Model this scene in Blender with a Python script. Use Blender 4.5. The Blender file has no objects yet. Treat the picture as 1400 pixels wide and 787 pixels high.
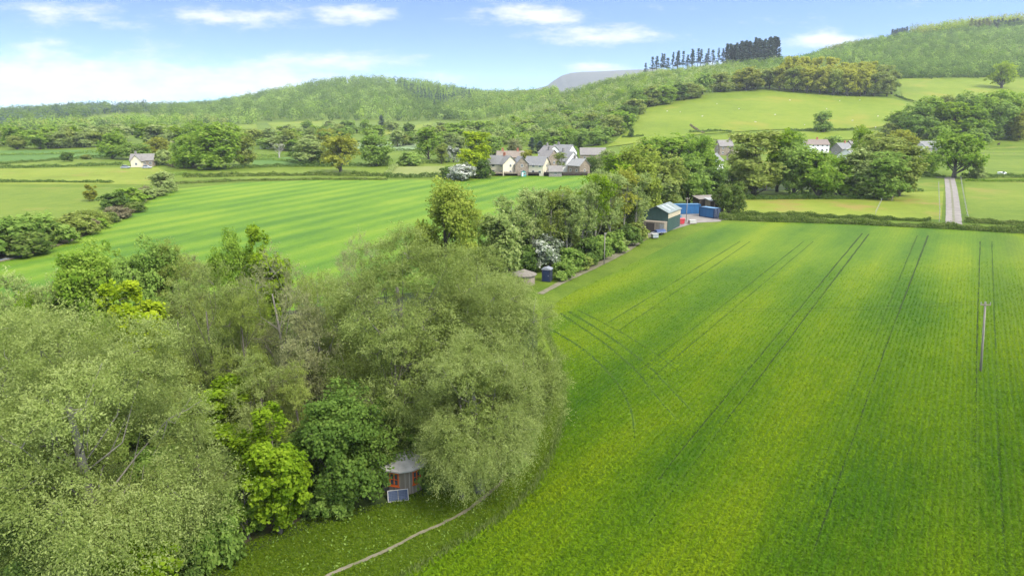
import bpy, bmesh, math, random
import numpy as np
from mathutils import Vector, Matrix
from mathutils.geometry import delaunay_2d_cdt

S = bpy.context.scene
COL = S.collection
rng = np.random.default_rng(11)
random.seed(11)
R = math.radians

# ------------------------------------------------------------------ camera model (photo 1400x787, lens 24 mm equivalent)
FPX, CX, CY = 933.0, 700.0, 393.5
HORIZON = 165.0
PITCH = math.atan((CY - HORIZON) / FPX)
CAMZ = 30.0
cp, sp = math.cos(PITCH), math.sin(PITCH)

def ray(px, py):
    X = (px - CX) / FPX
    V = (CY - py) / FPX
    f = cp + V * sp
    return X / f, (V * cp - sp) / f          # dx/dy, dz/dy

def depth_of(y, z):
    return y * cp + (CAMZ - z) * sp

def project(x, y, z):
    d = depth_of(y, z)
    v = y * sp + (z - CAMZ) * cp
    return CX + FPX * x / d, CY - FPX * v / d

# ------------------------------------------------------------------ terrain: valley floor plus the hills round it
SLOPE = 0.027
COLS = {   # column -> (row, distance) sightings of the ground past the valley floor
    -500: [(182, 640), (172, 900), (156, 1400)],
    0:    [(184, 640), (174, 860), (160, 1350)],
    110:  [(184, 640), (172, 900), (151, 1380)],
    200:  [(184, 640), (170, 950), (151, 1400)],
    260:  [(184, 640), (169, 980), (152, 1430)],
    330:  [(184, 640), (168, 1000), (141, 1500)],
    400:  [(184, 640), (167, 1000), (125, 1600)],
    480:  [(184, 640), (167, 1000), (112, 1650)],
    560:  [(184, 640), (167, 1000), (115, 1650)],
    620:  [(184, 630), (166, 950), (127, 1600)],
    680:  [(184, 600), (168, 820), (135, 1450)],
    740:  [(184, 580), (165, 800), (131, 1250)],
    790:  [(187, 540), (152, 770), (122, 1050)],
    830:  [(188, 500), (150, 700), (116, 980)],
    880:  [(188, 480), (149, 630), (126, 760), (105, 1000)],
    960:  [(188, 480), (148, 615), (123, 740), (97, 1000)],
    1050: [(188, 480), (158, 580), (122, 730), (87, 1000)],
    1140: [(188, 480), (160, 575), (131, 700), (95, 950), (67, 1250)],
    1220: [(188, 480), (160, 575), (136, 690), (109, 860), (52, 1350)],
    1300: [(188, 480), (168, 560), (134, 700), (107, 840), (40, 1420)],
    1390: [(188, 480), (165, 560), (134, 700), (107, 840), (31, 1450)],
    1520: [(188, 480), (165, 560), (134, 700), (107, 840), (30, 1450)],
    1900: [(188, 480), (170, 560), (140, 700), (115, 840), (60, 1450)],
}
_YG = np.arange(0, 3201, 8.0)
_SG = np.linspace(-1.4, 1.4, 281)
def _build_table():
    ks = sorted(COLS)
    prof, ss = [], []
    for k in ks:
        Y = [0, 425.0]; Z = [0, 425 * SLOPE]
        for (py, y) in COLS[k]:
            Y.append(y); Z.append(CAMZ + ray(k, py)[1] * y)
        yl, zl = Y[-1], Z[-1]
        sl = (Z[-1] - Z[-2]) / (Y[-1] - Y[-2])
        Y += [yl + 60, yl + 240, 3200]; Z += [zl + 30 * sl, zl - 4, max(zl * .55, 22)]
        prof.append(np.interp(_YG, Y, Z))
        ss.append(ray(k, COLS[k][-1][0])[0])
    prof = np.array(prof)
    T = np.empty((len(_SG), len(_YG)))
    for j in range(len(_YG)):
        T[:, j] = np.interp(_SG, ss, prof[:, j])
    def box(A, n, ax):
        k = np.ones(n) / n
        P = np.pad(A, [(n // 2, n // 2) if a == ax else (0, 0) for a in (0, 1)], mode='edge')
        return np.apply_along_axis(lambda v: np.convolve(v, k, 'valid'), ax, P)
    B = T.copy()
    for _ in range(2):
        B = box(B, 5, 0); B = box(B, 7, 1)
    flat = _YG < 385
    B[:, flat] = SLOPE * _YG[flat]
    return B
TAB = _build_table()

def hgt(x, y):
    x = np.asarray(x, float); y = np.asarray(y, float)
    yy = np.clip(y, 0, 3199.0)
    s = np.where(y > 1, x / np.maximum(y, 1.0), 0)
    s = np.clip(s, -1.399, 1.399)
    fi = (s + 1.4) / 0.01; fj = yy / 8.0
    i = np.clip(fi.astype(int), 0, 279); j = np.clip(fj.astype(int), 0, len(_YG) - 2)
    a = fi - i; b = fj - j
    z = TAB[i, j] * (1 - a) * (1 - b) + TAB[i + 1, j] * a * (1 - b) + TAB[i, j + 1] * (1 - a) * b + TAB[i + 1, j + 1] * a * b
    return np.where(y < 385, SLOPE * np.clip(y, 0, None), z)

def h1(x, y):
    return float(hgt(x, y))

_MY = np.geomspace(12, 3100, 2600)
def hit(px, py):
    """the point of the ground seen at a picture position"""
    s, k = ray(px, py)
    zr = CAMZ + k * _MY
    g = hgt(s * _MY, _MY)
    below = np.nonzero(g >= zr)[0]
    if len(below) == 0:
        i = int(np.argmin(zr - g)); y = _MY[i]
        return s * y, y, float(g[i])
    i = max(below[0], 1)
    d0 = zr[i - 1] - g[i - 1]; d1 = g[i] - zr[i]
    y = _MY[i - 1] + (_MY[i] - _MY[i - 1]) * d0 / max(d0 + d1, 1e-9)
    return s * y, y, h1(s * y, y)

# ------------------------------------------------------------------ node helpers
def newmat(name):
    m = bpy.data.materials.new(name); m.use_nodes = True
    nt = m.node_tree; nt.nodes.clear()
    return m, nt
class NT:
    def __init__(s, nt): s.nt = nt
    def n(s, typ, **kw):
        nd = s.nt.nodes.new(typ)
        for k, v in kw.items():
            if k.startswith('i_'):
                key = k[2:]
                nd.inputs[int(key) if key.isdigit() else key.replace('_', ' ')].default_value = v
            else: setattr(nd, k, v)
        return nd
    def l(s, a, b): s.nt.links.new(a, b)
    def math(s, op, a, b=None, c=None, clamp=False):
        nd = s.nt.nodes.new('ShaderNodeMath'); nd.operation = op; nd.use_clamp = clamp
        for i, v in enumerate((a, b, c)):
            if v is None: continue
            if isinstance(v, (int, float)): nd.inputs[i].default_value = v
            else: s.l(v, nd.inputs[i])
        return nd.outputs[0]
    def ramp(s, fac, stops, interp='LINEAR'):
        nd = s.nt.nodes.new('ShaderNodeValToRGB'); cr = nd.color_ramp; cr.interpolation = interp
        while len(cr.elements) < len(stops): cr.elements.new(0.5)
        for e, (p, c) in zip(cr.elements, stops):
            e.position = p; e.color = (*c, 1) if len(c) == 3 else c
        if fac is not None: s.l(fac, nd.inputs[0])
        return nd.outputs[0]
    def mix(s, fac, a, b, typ='MIX'):
        nd = s.nt.nodes.new('ShaderNodeMix'); nd.data_type = 'RGBA'; nd.blend_type = typ
        for sock, v in ((nd.inputs[0], fac), (nd.inputs[6], a), (nd.inputs[7], b)):
            if isinstance(v, (int, float)): sock.default_value = v
            elif isinstance(v, tuple): sock.default_value = (*v, 1) if len(v) == 3 else v
            else: s.l(v, sock)
        return nd.outputs[2]
    def noise(s, vec, scale, detail=3, rough=.55):
        nd = s.n('ShaderNodeTexNoise'); nd.inputs['Scale'].default_value = scale
        nd.inputs['Detail'].default_value = detail; nd.inputs['Roughness'].default_value = rough
        if vec is not None: s.l(vec, nd.inputs['Vector'])
        return nd.outputs['Fac']
    def mapv(s, vec, scale=(1, 1, 1), rot=0, loc=(0, 0, 0)):
        nd = s.n('ShaderNodeMapping')
        nd.inputs['Scale'].default_value = scale; nd.inputs['Rotation'].default_value = (0, 0, rot); nd.inputs['Location'].default_value = loc
        s.l(vec, nd.inputs['Vector']); return nd.outputs[0]
    def obj(s): return s.n('ShaderNodeTexCoord').outputs['Object']
    def pos(s): return s.n('ShaderNodeNewGeometry').outputs['Position']
    def out(s, sh): s.l(sh, s.n('ShaderNodeOutputMaterial').inputs[0])

def surf_mat(name, col, col2=None, rough=.8, scale=1.0, bump=0.0, bscale=None, metal=0.0, spec=.3, stretch=None):
    """a plain surface with an uneven tone"""
    m, nt = newmat(name); N = NT(nt)
    o = N.obj()
    if stretch: o = N.mapv(o, stretch)
    col2 = col2 or tuple(c * .7 for c in col)
    f = N.noise(o, scale, 5, .65)
    c = N.ramp(f, [(.32, col2), (.66, col)])
    b = N.n('ShaderNodeBsdfPrincipled')
    N.l(c, b.inputs['Base Color']); b.inputs['Roughness'].default_value = rough; b.inputs['Metallic'].default_value = metal
    b.inputs['Specular IOR Level'].default_value = spec
    if bump:
        bp = N.n('ShaderNodeBump'); bp.inputs['Strength'].default_value = bump
        N.l(N.noise(o, bscale or scale * 4, 4), bp.inputs['Height']); N.l(bp.outputs[0], b.inputs['Normal'])
    N.l(b.outputs[0], N.n('ShaderNodeOutputMaterial').inputs[0])
    return m

# ------------------------------------------------------------------ mesh helpers
class MB:
    def __init__(s): s.v = []; s.f = []
    def add(s, vs, fs):
        o = len(s.v); s.v += [tuple(v) for v in vs]; s.f += [tuple(i + o for i in f) for f in fs]; return s
    def box(s, x0, x1, y0, y1, z0, z1):
        vs = [(x, y, z) for z in (z0, z1) for y in (y0, y1) for x in (x0, x1)]
        return s.add(vs, [(0, 2, 3, 1), (4, 5, 7, 6), (0, 1, 5, 4), (2, 6, 7, 3), (0, 4, 6, 2), (1, 3, 7, 5)])
    def prism(s, poly, a, b, axis='x'):
        """extrude a 2-D outline (u, z) along x or y between a and b, or (x, y) along z"""
        n = len(poly)
        mk = {'x': lambda u, w, t: (t, u, w), 'y': lambda u, w, t: (u, t, w), 'z': lambda u, w, t: (u, w, t)}[axis]
        vs = [mk(u, w, a) for u, w in poly] + [mk(u, w, b) for u, w in poly]
        fs = [tuple(range(n)), tuple(range(2 * n - 1, n - 1, -1))] + [(i, i + n, (i + 1) % n + n, (i + 1) % n) for i in range(n)]
        return s.add(vs, fs)
    def tube(s, pts, rads, k=6, cap=True):
        P = [Vector(p) for p in pts]; o = len(s.v)
        up = Vector((0.13, 0.21, 1)).normalized()
        for i, p in enumerate(P):
            t = (P[min(i + 1, len(P) - 1)] - P[max(i - 1, 0)])
            t = t.normalized() if t.length > 1e-9 else Vector((0, 0, 1))
            a = t.cross(up)
            if a.length < .05: a = t.cross(Vector((1, 0, 0)))
            a.normalize(); b = t.cross(a)
            r = rads[i] if hasattr(rads, '__len__') else rads
            for q in range(k):
                w = 2 * math.pi * q / k
                s.v.append(tuple(p + a * (r * math.cos(w)) + b * (r * math.sin(w))))
        for i in range(len(P) - 1):
            for q in range(k):
                s.f.append((o + i * k + q, o + i * k + (q + 1) % k, o + (i + 1) * k + (q + 1) % k, o + (i + 1) * k + q))
        if cap:
            s.f.append(tuple(o + q for q in range(k))); s.f.append(tuple(o + (len(P) - 1) * k + q for q in range(k - 1, -1, -1)))
        return s
    def ball(s, c, r, nu=10, nv=6):
        rx, ry, rz = r if hasattr(r, '__len__') else (r, r, r)
        o = len(s.v)
        s.v.append((c[0], c[1], c[2] - rz))
        for i in range(1, nv):
            t = -math.pi / 2 + math.pi * i / nv
            for j in range(nu):
                p = 2 * math.pi * j / nu
                s.v.append((c[0] + rx * math.cos(t) * math.cos(p), c[1] + ry * math.cos(t) * math.sin(p), c[2] + rz * math.sin(t)))
        s.v.append((c[0], c[1], c[2] + rz)); top = len(s.v) - 1
        for j in range(nu):
            s.f.append((o, o + 1 + (j + 1) % nu, o + 1 + j))
            s.f.append((top, o + 1 + (nv - 2) * nu + j, o + 1 + (nv - 2) * nu + (j + 1) % nu))
            for i in range(nv - 2):
                a = o + 1 + i * nu
                s.f.append((a + j, a + (j + 1) % nu, a + nu + (j + 1) % nu, a + nu + j))
        return s
    def mesh(s, name, mat, smooth=False):
        me = bpy.data.meshes.new(name); me.from_pydata(s.v, [], s.f); me.update()
        bm = bmesh.new(); bm.from_mesh(me); bmesh.ops.recalc_face_normals(bm, faces=bm.faces); bm.to_mesh(me); bm.free()
        if mat: me.materials.append(mat)
        if smooth: me.polygons.foreach_set('use_smooth', [True] * len(me.polygons))
        return me
    def build(s, name, mat, parent=None, loc=None, smooth=False, bevel=0):
        o = link(name, s.mesh(name, mat, smooth), parent)
        if loc: o.location = loc
        if bevel:
            b = o.modifiers.new('bevel', 'BEVEL'); b.width = bevel; b.segments = 2; b.limit_method = 'ANGLE'
        return o

def link(name, me, parent=None):
    o = bpy.data.objects.new(name, me); COL.objects.link(o)
    if parent: o.parent = parent
    return o
def thing(name, label, cat, loc=(0, 0, 0), rz=0, group=None):
    o = bpy.data.objects.new(name, None); COL.objects.link(o)
    o.empty_display_size = .5
    o.location = loc; o.rotation_euler = (0, 0, rz); tag(o, label, cat, group); return o
def tag(o, label, cat, group=None):
    o['label'] = label; o['category'] = cat
    if group: o['group'] = group
    return o

def np_quads(name, V, mat=None, tint=None, n=4):
    """mesh from loose faces, n corners each"""
    me = bpy.data.meshes.new(name)
    V = np.ascontiguousarray(V, np.float32).reshape(-1, 3); nv = len(V); nf = nv // n
    me.vertices.add(nv); me.vertices.foreach_set('co', V.ravel())
    me.loops.add(nv); me.loops.foreach_set('vertex_index', np.arange(nv, dtype=np.int32))
    me.polygons.add(nf); me.polygons.foreach_set('loop_start', np.arange(0, nv, n, dtype=np.int32))
    me.update(calc_edges=True)
    if tint is not None:
        a = me.attributes.new('tint', 'FLOAT', 'POINT')
        a.data.foreach_set('value', np.repeat(np.asarray(tint, np.float32), n))
    if mat: me.materials.append(mat)
    return me

def resample(pts, step):
    out = [pts[0]]
    for a, b in zip(pts, pts[1:]):
        n = max(1, int(math.dist(a, b) / step))
        for i in range(1, n + 1):
            out.append((a[0] + (b[0] - a[0]) * i / n, a[1] + (b[1] - a[1]) * i / n))
    return out

def smooth_line(pts, n=8):
    """Catmull-Rom through the points"""
    P = [np.array(p, float) for p in pts]; P = [2 * P[0] - P[1]] + P + [2 * P[-1] - P[-2]]
    out = []
    for i in range(1, len(P) - 2):
        for t in np.linspace(0, 1, n, endpoint=False):
            a, b, c, d = P[i - 1:i + 3]
            out.append(tuple(.5 * (2 * b + (c - a) * t + (2 * a - 5 * b + 4 * c - d) * t * t + (3 * b - a - 3 * c + d) * t ** 3)))
    out.append(tuple(P[-2]))
    return out

def drape(name, world, mat, off=.02, cell=12.0, kind='structure'):
    """a sheet with the given outline laid on the ground"""
    b = resample(list(world) + [world[0]], cell)[:-1]
    xs = [p[0] for p in b]; ys = [p[1] for p in b]
    pts = [Vector(p) for p in b]
    edges = [(i, (i + 1) % len(b)) for i in range(len(b))]
    gx = np.arange(min(xs), max(xs), cell); gy = np.arange(min(ys), max(ys), cell)
    G = np.array([(x, y) for x in gx for y in gy]) if len(gx) and len(gy) else np.zeros((0, 2))
    if len(G):
        G = G[inside(G[:, 0], G[:, 1], b)]
        pts += [Vector(p) for p in G]
    v, e, f, *_ = delaunay_2d_cdt(pts, edges, [], 1, 1e-4)
    V = np.array([(p.x, p.y) for p in v])
    z = hgt(V[:, 0], V[:, 1]) + off
    me = bpy.data.meshes.new(name)
    me.from_pydata([(float(a), float(c), float(d)) for (a, c), d in zip(V, z)], [], [tuple(q) for q in f]); me.update()
    me.materials.append(mat)
    for p in me.polygons: p.use_smooth = True
    o = link(name, me); o['kind'] = kind
    return o

def inside(x, y, poly):
    x = np.asarray(x, float); y = np.asarray(y, float)
    r = np.zeros(x.shape, bool); n = len(poly)
    for i in range(n):
        x0, y0 = poly[i]; x1, y1 = poly[(i + 1) % n]
        if y0 == y1: continue
        c = ((y0 > y) != (y1 > y)) & (x < (x1 - x0) * (y - y0) / (y1 - y0) + x0)
        r ^= c
    return r

def wpoly(pix): return [hit(*p)[:2] for p in pix]

def strip(name, world, width, mat, off=.03, step=4.0, kind='structure', wob=0.0):
    L = resample(world, step); MBs = MB(); n = len(L)
    for i, p in enumerate(L):
        a = L[max(i - 1, 0)]; c = L[min(i + 1, n - 1)]
        t = np.array((c[0] - a[0], c[1] - a[1])); t /= max(np.linalg.norm(t), 1e-9); q = (-t[1], t[0])
        w = (width[0] + (width[1] - width[0]) * i / (n - 1)) if hasattr(width, '__len__') else width
        for sgn in (-1, 1):
            ww = w / 2 * sgn + (random.uniform(-wob, wob) if wob else 0)
            x, y = p[0] + q[0] * ww, p[1] + q[1] * ww
            MBs.v.append((x, y, h1(x, y) + off))
        if i: MBs.f.append((2 * i - 2, 2 * i - 1, 2 * i + 1, 2 * i))
    o = link(name, MBs.mesh(name, mat, True)); o['kind'] = kind
    return o
# ------------------------------------------------------------------ camera, sky, sun, haze
cam = bpy.data.objects.new('camera', bpy.data.cameras.new('camera')); COL.objects.link(cam)
cam.location = (0, 0, CAMZ); cam.rotation_euler = (math.pi / 2 - PITCH, 0, 0)
cam.data.sensor_width = 36; cam.data.lens = 36 * FPX / 1400; cam.data.clip_end = 20000; cam.data.clip_start = .5
S.camera = cam

SUN_EL, SUN_AZ = R(48), R(130)      # azimuth clockwise from the view direction: high, behind and a little to the right
w = bpy.data.worlds.new('World'); S.world = w; w.use_nodes = True
nt = w.node_tree; nt.nodes.clear(); N = NT(nt)
d = N.n('ShaderNodeTexCoord').outputs['Generated']
sep = N.n('ShaderNodeSeparateXYZ'); N.l(d, sep.inputs[0])
X, Y, Z = sep.outputs
sky = N.n('ShaderNodeTexSky'); sky.sky_type = 'NISHITA'; sky.sun_disc = False
sky.sun_elevation = SUN_EL; sky.sun_rotation = SUN_AZ; sky.air_density = 1.0; sky.dust_density = .6; sky.ozone_density = 2.0
# the blue deepens quickly above the hills
mp = N.n('ShaderNodeCombineXYZ'); N.l(X, mp.inputs[0]); N.l(Y, mp.inputs[1])
zz = N.math('ADD', N.math('MULTIPLY', Z, 4.5), .03); N.l(zz, mp.inputs[2])
N.l(mp.outputs[0], sky.inputs[0])
ya = N.math('MAXIMUM', Y, .05)
s_ = N.math('DIVIDE', X, ya); e_ = N.math('DIVIDE', Z, ya)
uv = N.n('ShaderNodeCombineXYZ'); N.l(s_, uv.inputs[0]); N.l(N.math('MULTIPLY', e_, 3.2), uv.inputs[1])
n1 = N.noise(uv.outputs[0], 13.0, 9, .66)
n2 = N.noise(uv.outputs[0], 2.2, 6, .6)
CLOUDS = [(722, 21, 100, 19, 1.0), (815, 48, 105, 17, .9), (478, 21, 85, 16, .95), (330, 24, 190, 17, .75), (100, 14, 90, 14, .7), (150, 28, 130, 14, .5),
          (470, 84, 110, 19, .85), (1125, 56, 75, 13, .9), (820, 94, 90, 10, .7), (1000, 92, 60, 12, .6), (60, 112, 300, 48, 1.1), (300, 112, 260, 32, .9), (550, 112, 200, 20, .55)]
acc = None
for (px, py, a, b, st) in CLOUDS:
    s0, e0 = ray(px, py); sa = ray(px + a, py)[0] - s0; eb = abs(ray(px, py - b)[1] - e0)
    u = N.math('DIVIDE', N.math('SUBTRACT', s_, s0), sa); v = N.math('DIVIDE', N.math('SUBTRACT', e_, e0), eb)
    r2 = N.math('ADD', N.math('MULTIPLY', u, u), N.math('MULTIPLY', v, v))
    g = N.math('MULTIPLY', N.math('SUBTRACT', 1.25, N.math('SQRT', r2), clamp=True), st)
    acc = g if acc is None else N.math('MAXIMUM', acc, g)
cl = N.math('ADD', acc, N.math('MULTIPLY', N.math('SUBTRACT', n1, .52), 2.6))
cl = N.math('ADD', cl, N.math('MULTIPLY', N.math('SUBTRACT', n2, .52), 1.1))
mr = N.n('ShaderNodeMapRange'); mr.interpolation_type = 'SMOOTHSTEP'; N.l(cl, mr.inputs[0]); mr.inputs[1].default_value = .1; mr.inputs[2].default_value = 1.15
# unseen broken cloud over the rest of the sky, brightened as added fill light
n3 = N.noise(d, 2.0, 5, .6)
mr2 = N.n('ShaderNodeMapRange'); mr2.interpolation_type = 'SMOOTHSTEP'; N.l(n3, mr2.inputs[0]); mr2.inputs[1].default_value = .36; mr2.inputs[2].default_value = .6
hi = N.n('ShaderNodeMapRange'); N.l(Z, hi.inputs[0]); hi.inputs[1].default_value = .2; hi.inputs[2].default_value = .38
elsewhere = N.math('MULTIPLY', mr2.outputs[0], hi.outputs[0])
fac = N.math('MAXIMUM', N.math('MULTIPLY', mr.outputs[0], .92), N.math('MULTIPLY', elsewhere, .9))
SKY_GAIN = 1.0
tint = N.mix(1.0, sky.outputs[0], (.71, .92, 1.05), 'MULTIPLY')
cc = N.mix(elsewhere, (3.1, 3.14, 3.2), (11, 11, 11))
colr = N.mix(fac, tint, cc)
bg = N.n('ShaderNodeBackground'); N.l(colr, bg.inputs[0]); bg.inputs[1].default_value = .125
N.l(bg.outputs[0], N.n('ShaderNodeOutputWorld').inputs[0])

sun = bpy.data.objects.new('sun', bpy.data.lights.new('sun', 'SUN')); COL.objects.link(sun)
sun.data.energy = 2.0; sun.data.angle = R(14); sun.data.color = (1, .95, .86)
sd = Vector((math.sin(SUN_AZ) * math.cos(SUN_EL), math.cos(SUN_AZ) * math.cos(SUN_EL), math.sin(SUN_EL)))
sun.rotation_euler = sd.to_track_quat('Z', 'Y').to_euler()
sun.location = (-60, -80, 120)

hm, hnt = newmat('haze_air'); HN = NT(hnt)
pv = HN.n('ShaderNodeVolumePrincipled'); pv.inputs['Color'].default_value = (.86, .92, 1, 1); pv.inputs['Density'].default_value = 0.95e-4
pv.inputs['Anisotropy'].default_value = .2
HN.l(pv.outputs[0], HN.n('ShaderNodeOutputMaterial').inputs['Volume'])
HAZE = True
if HAZE:
    hz = MB().box(-7500, 7500, -600, 7600, -1.2, 470).build('haze', hm); hz['kind'] = 'stuff'

S.view_settings.view_transform = 'Standard'; S.view_settings.look = 'None'; S.view_settings.gamma = 1
S.view_settings.exposure = 1.6
S.cycles.use_denoising = True
S.cycles.max_bounces = 6; S.cycles.diffuse_bounces = 4; S.cycles.glossy_bounces = 2; S.cycles.transmission_bounces = 3; S.cycles.transparent_max_bounces = 6
S.cycles.volume_bounces = 0
S.cycles.sample_clamp_indirect = 4
# ------------------------------------------------------------------ ground and fields
def grass_mat(name, a, b, c, big=.02, fine=1.6, bump=.5, bscale=2.5, patch=None):
    """a = dark, b = main, c = pale; large patches, mottling and a fine grain"""
    m, nt = newmat(name); N = NT(nt); o = N.pos()
    f = N.noise(o, big, 4, .6); g = N.noise(o, big * 9, 5, .65); h = N.noise(o, fine, 4, .75)
    t = N.math('ADD', N.math('MULTIPLY', f, .45), N.math('ADD', N.math('MULTIPLY', g, .3), N.math('MULTIPLY', h, .25)))
    col = N.ramp(t, [(.36, a), (.5, b), (.64, c)])
    if patch:
        pn = N.noise(N.mapv(o, loc=(31, 7, 0), scale=(1, 1, 1)), patch[1], 4, .6)
        mr = N.n('ShaderNodeMapRange'); N.l(pn, mr.inputs[0]); mr.inputs[1].default_value = patch[2]; mr.inputs[2].default_value = patch[2] + .12
        col = N.mix(mr.outputs[0], col, patch[0])
    bs = N.n('ShaderNodeBsdfPrincipled'); N.l(col, bs.inputs['Base Color']); bs.inputs['Roughness'].default_value = .9
    bs.inputs['Specular IOR Level'].default_value = .12
    if bump:
        bp = N.n('ShaderNodeBump'); bp.inputs['Strength'].default_value = bump; bp.inputs['Distance'].default_value = .3
        N.l(N.noise(o, bscale, 3, .7), bp.inputs['Height']); N.l(bp.outputs[0], bs.inputs['Normal'])
    N.l(bs.outputs[0], N.n('ShaderNodeOutputMaterial').inputs[0])
    return m

def crop_mat(name, sdir, dark, main, pale, ochre, band=12.0, rows=True, contrast=1.0, ochre_x=None, stripes=None, leaf=False):
    """young cereal drilled in rows that run towards x = sdir*y, with broad pale and deep bands along the rows"""
    m, nt = newmat(name); N = NT(nt); o = N.pos()
    ang = math.atan(sdir)                      # rotate so that v runs along the rows
    r = N.mapv(o, rot=ang)
    sep = N.n('ShaderNodeSeparateXYZ'); N.l(r, sep.inputs[0]); u, v = sep.outputs[0], sep.outputs[1]
    st = N.noise(N.mapv(r, (1 / band, .035 / band, 1)), 1.0, 2, .5)
    st2 = N.noise(N.mapv(r, (3.4 / band, .05 / band, 1)), 1.0, 3, .5)
    pat = N.noise(o, .035, 4, .6)
    mot = N.noise(N.mapv(r, (1.0, .45, 1)), .8, 7, .8)
    t = N.math('ADD', N.math('MULTIPLY', st, .5), N.math('ADD', N.math('MULTIPLY', st2, .27), N.math('MULTIPLY', pat, .23)))
    t = N.math('ADD', t, N.math('MULTIPLY', N.math('SUBTRACT', mot, .5), .32))
    if stripes:
        sw = N.math('SINE', N.math('ADD', N.math('MULTIPLY', u, 2 * math.pi / stripes[0]), N.math('MULTIPLY', pat, 2.0)))
        t = N.math('ADD', t, N.math('MULTIPLY', sw, stripes[1]))
    lo, hi = .5 - .17 / contrast, .5 + .17 / contrast
    col = N.ramp(t, [(lo, dark), (.5, main), (hi, pale)])
    if ochre_x is not None:                    # thin, sandy strips on the far side of the field
        mr = N.n('ShaderNodeMapRange'); N.l(u, mr.inputs[0]); mr.inputs[1].default_value = ochre_x; mr.inputs[2].default_value = ochre_x + 34; mr.interpolation_type = 'SMOOTHSTEP'
        on = N.noise(N.mapv(r, (.28, .02, 1)), 1.0, 3, .6)
        mo = N.n('ShaderNodeMapRange'); N.l(on, mo.inputs[0]); mo.inputs[1].default_value = .36; mo.inputs[2].default_value = .66
        col = N.mix(N.math('MULTIPLY', mr.outputs[0], N.math('MULTIPLY', mo.outputs[0], .8)), col, ochre)
    if rows:
        wv = N.math('SINE', N.math('ADD', N.math('MULTIPLY', u, 2 * math.pi / .75), N.math('MULTIPLY', mot, 5.0)))
        col = N.mix(N.math('MULTIPLY', N.math('ADD', wv, 1.0), .05), col, tuple(c * .4 for c in dark))
    if leaf:
        at = N.n('ShaderNodeAttribute'); at.attribute_name = 'tint'
        col = N.mix(1.0, col, N.ramp(at.outputs['Fac'], [(0, (1.1, 1.15, 1.0)), (.5, (1.65, 1.6, 1.6)), (1, (2.2, 2.0, 2.2))]), 'MULTIPLY')
        d = N.n('ShaderNodeBsdfDiffuse'); N.l(col, d.inputs[0]); tr = N.n('ShaderNodeBsdfTranslucent'); N.l(col, tr.inputs[0])
        mx = N.n('ShaderNodeMixShader'); mx.inputs[0].default_value = .35; N.l(d.outputs[0], mx.inputs[1]); N.l(tr.outputs[0], mx.inputs[2])
        N.out(mx.outputs[0]); return m
    bs = N.n('ShaderNodeBsdfPrincipled'); N.l(col, bs.inputs['Base Color']); bs.inputs['Roughness'].default_value = .85
    bs.inputs['Specular IOR Level'].default_value = .15
    bp = N.n('ShaderNodeBump'); bp.inputs['Strength'].default_value = .7; bp.inputs['Distance'].default_value = .35
    N.l(N.noise(N.mapv(r, (2.2, 1.1, 1)), 1.6, 4, .75), bp.inputs['Height']); N.l(bp.outputs[0], bs.inputs['Normal'])
    N.l(bs.outputs[0], N.n('ShaderNodeOutputMaterial').inputs[0])
    return m

M_meadow = grass_mat('meadow_grass', (.05, .09, .008), (.092, .14, .011), (.14, .18, .02))
def build_ground():
    rows = list(np.linspace(-400, 0, 5)) + list(np.arange(40, 400, 40)) + list(np.arange(400, 1750, 18)) + list(np.geomspace(1780, 7400, 24))
    sv = np.concatenate([np.linspace(-2.6, -1.0, 9)[:-1], np.linspace(-1.0, 1.0, 170), np.linspace(1.0, 2.6, 9)[1:]])
    V = []
    for y in rows:
        b = max(y, 0) + 300
        x = np.clip(sv * b, -7300, 7300)
        z = hgt(x, np.full_like(x, y))
        V += [(float(a), float(y), float(c)) for a, c in zip(x, z)]
    k = len(sv)
    F = [(i * k + j, i * k + j + 1, (i + 1) * k + j + 1, (i + 1) * k + j) for i in range(len(rows) - 1) for j in range(k - 1)]
    me = bpy.data.meshes.new('ground'); me.from_pydata(V, [], F); me.update(); me.materials.append(M_meadow)
    me.polygons.foreach_set('use_smooth', [True] * len(me.polygons))
    o = link('ground', me); o['kind'] = 'structure'
build_ground()

# main crop field
ROWS = .655
CROP_ARGS = dict(sdir=ROWS, dark=(.046, .108, .006), main=(.084, .15, .005), pale=(.132, .188, .006), ochre=(.16, .16, .025), band=13, contrast=1.2, ochre_x=0.0, stripes=(13.0, .055))
M_crop = crop_mat('young_wheat', **CROP_ARGS)
M_cropleaf = crop_mat('young_wheat_leaves', leaf=True, **CROP_ARGS)
EDGE = smooth_line([(985, 305), (950, 318), (895, 345), (830, 378), (770, 408), (745, 440), (765, 500), (770, 560), (758, 612), (738, 655), (700, 697), (640, 737), (560, 785), (430, 870)], 5)
right = [(330, 1050), (2300, 1050), (2100, 345), (1700, 331), (1500, 322), (1400, 317), (1250, 309), (1100, 303)]
crop_out = wpoly(EDGE + right)
drape('crop_field', crop_out, M_crop, .03, 9)
M_rut = grass_mat('tractor_rut_soil', (.016, .032, .006), (.023, .043, .007), (.034, .058, .01), big=.3, fine=4, bump=.3)
M_rut2 = grass_mat('faint_wheeling', (.024, .054, .005), (.034, .068, .006), (.048, .088, .008), big=.3, fine=4, bump=.3)
def rut(pix, width, m=M_rut, sm=True):
    wl = [hit(*p)[:2] for p in (smooth_line(pix, 6) if sm else pix)]
    strip('tractor_rut', wl, width, m, .045, 3, wob=.07)
RUTS = []
def rut(pix, width, m=M_rut, sm=True):
    wl = [hit(*p)[:2] for p in (smooth_line(pix, 6) if sm else pix)]
    RUTS.append((resample(wl, .5), width if not hasattr(width, '__len__') else width[0] * .7))
    strip('tractor_rut', wl, width, m, .045, 3, wob=.05)
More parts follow.
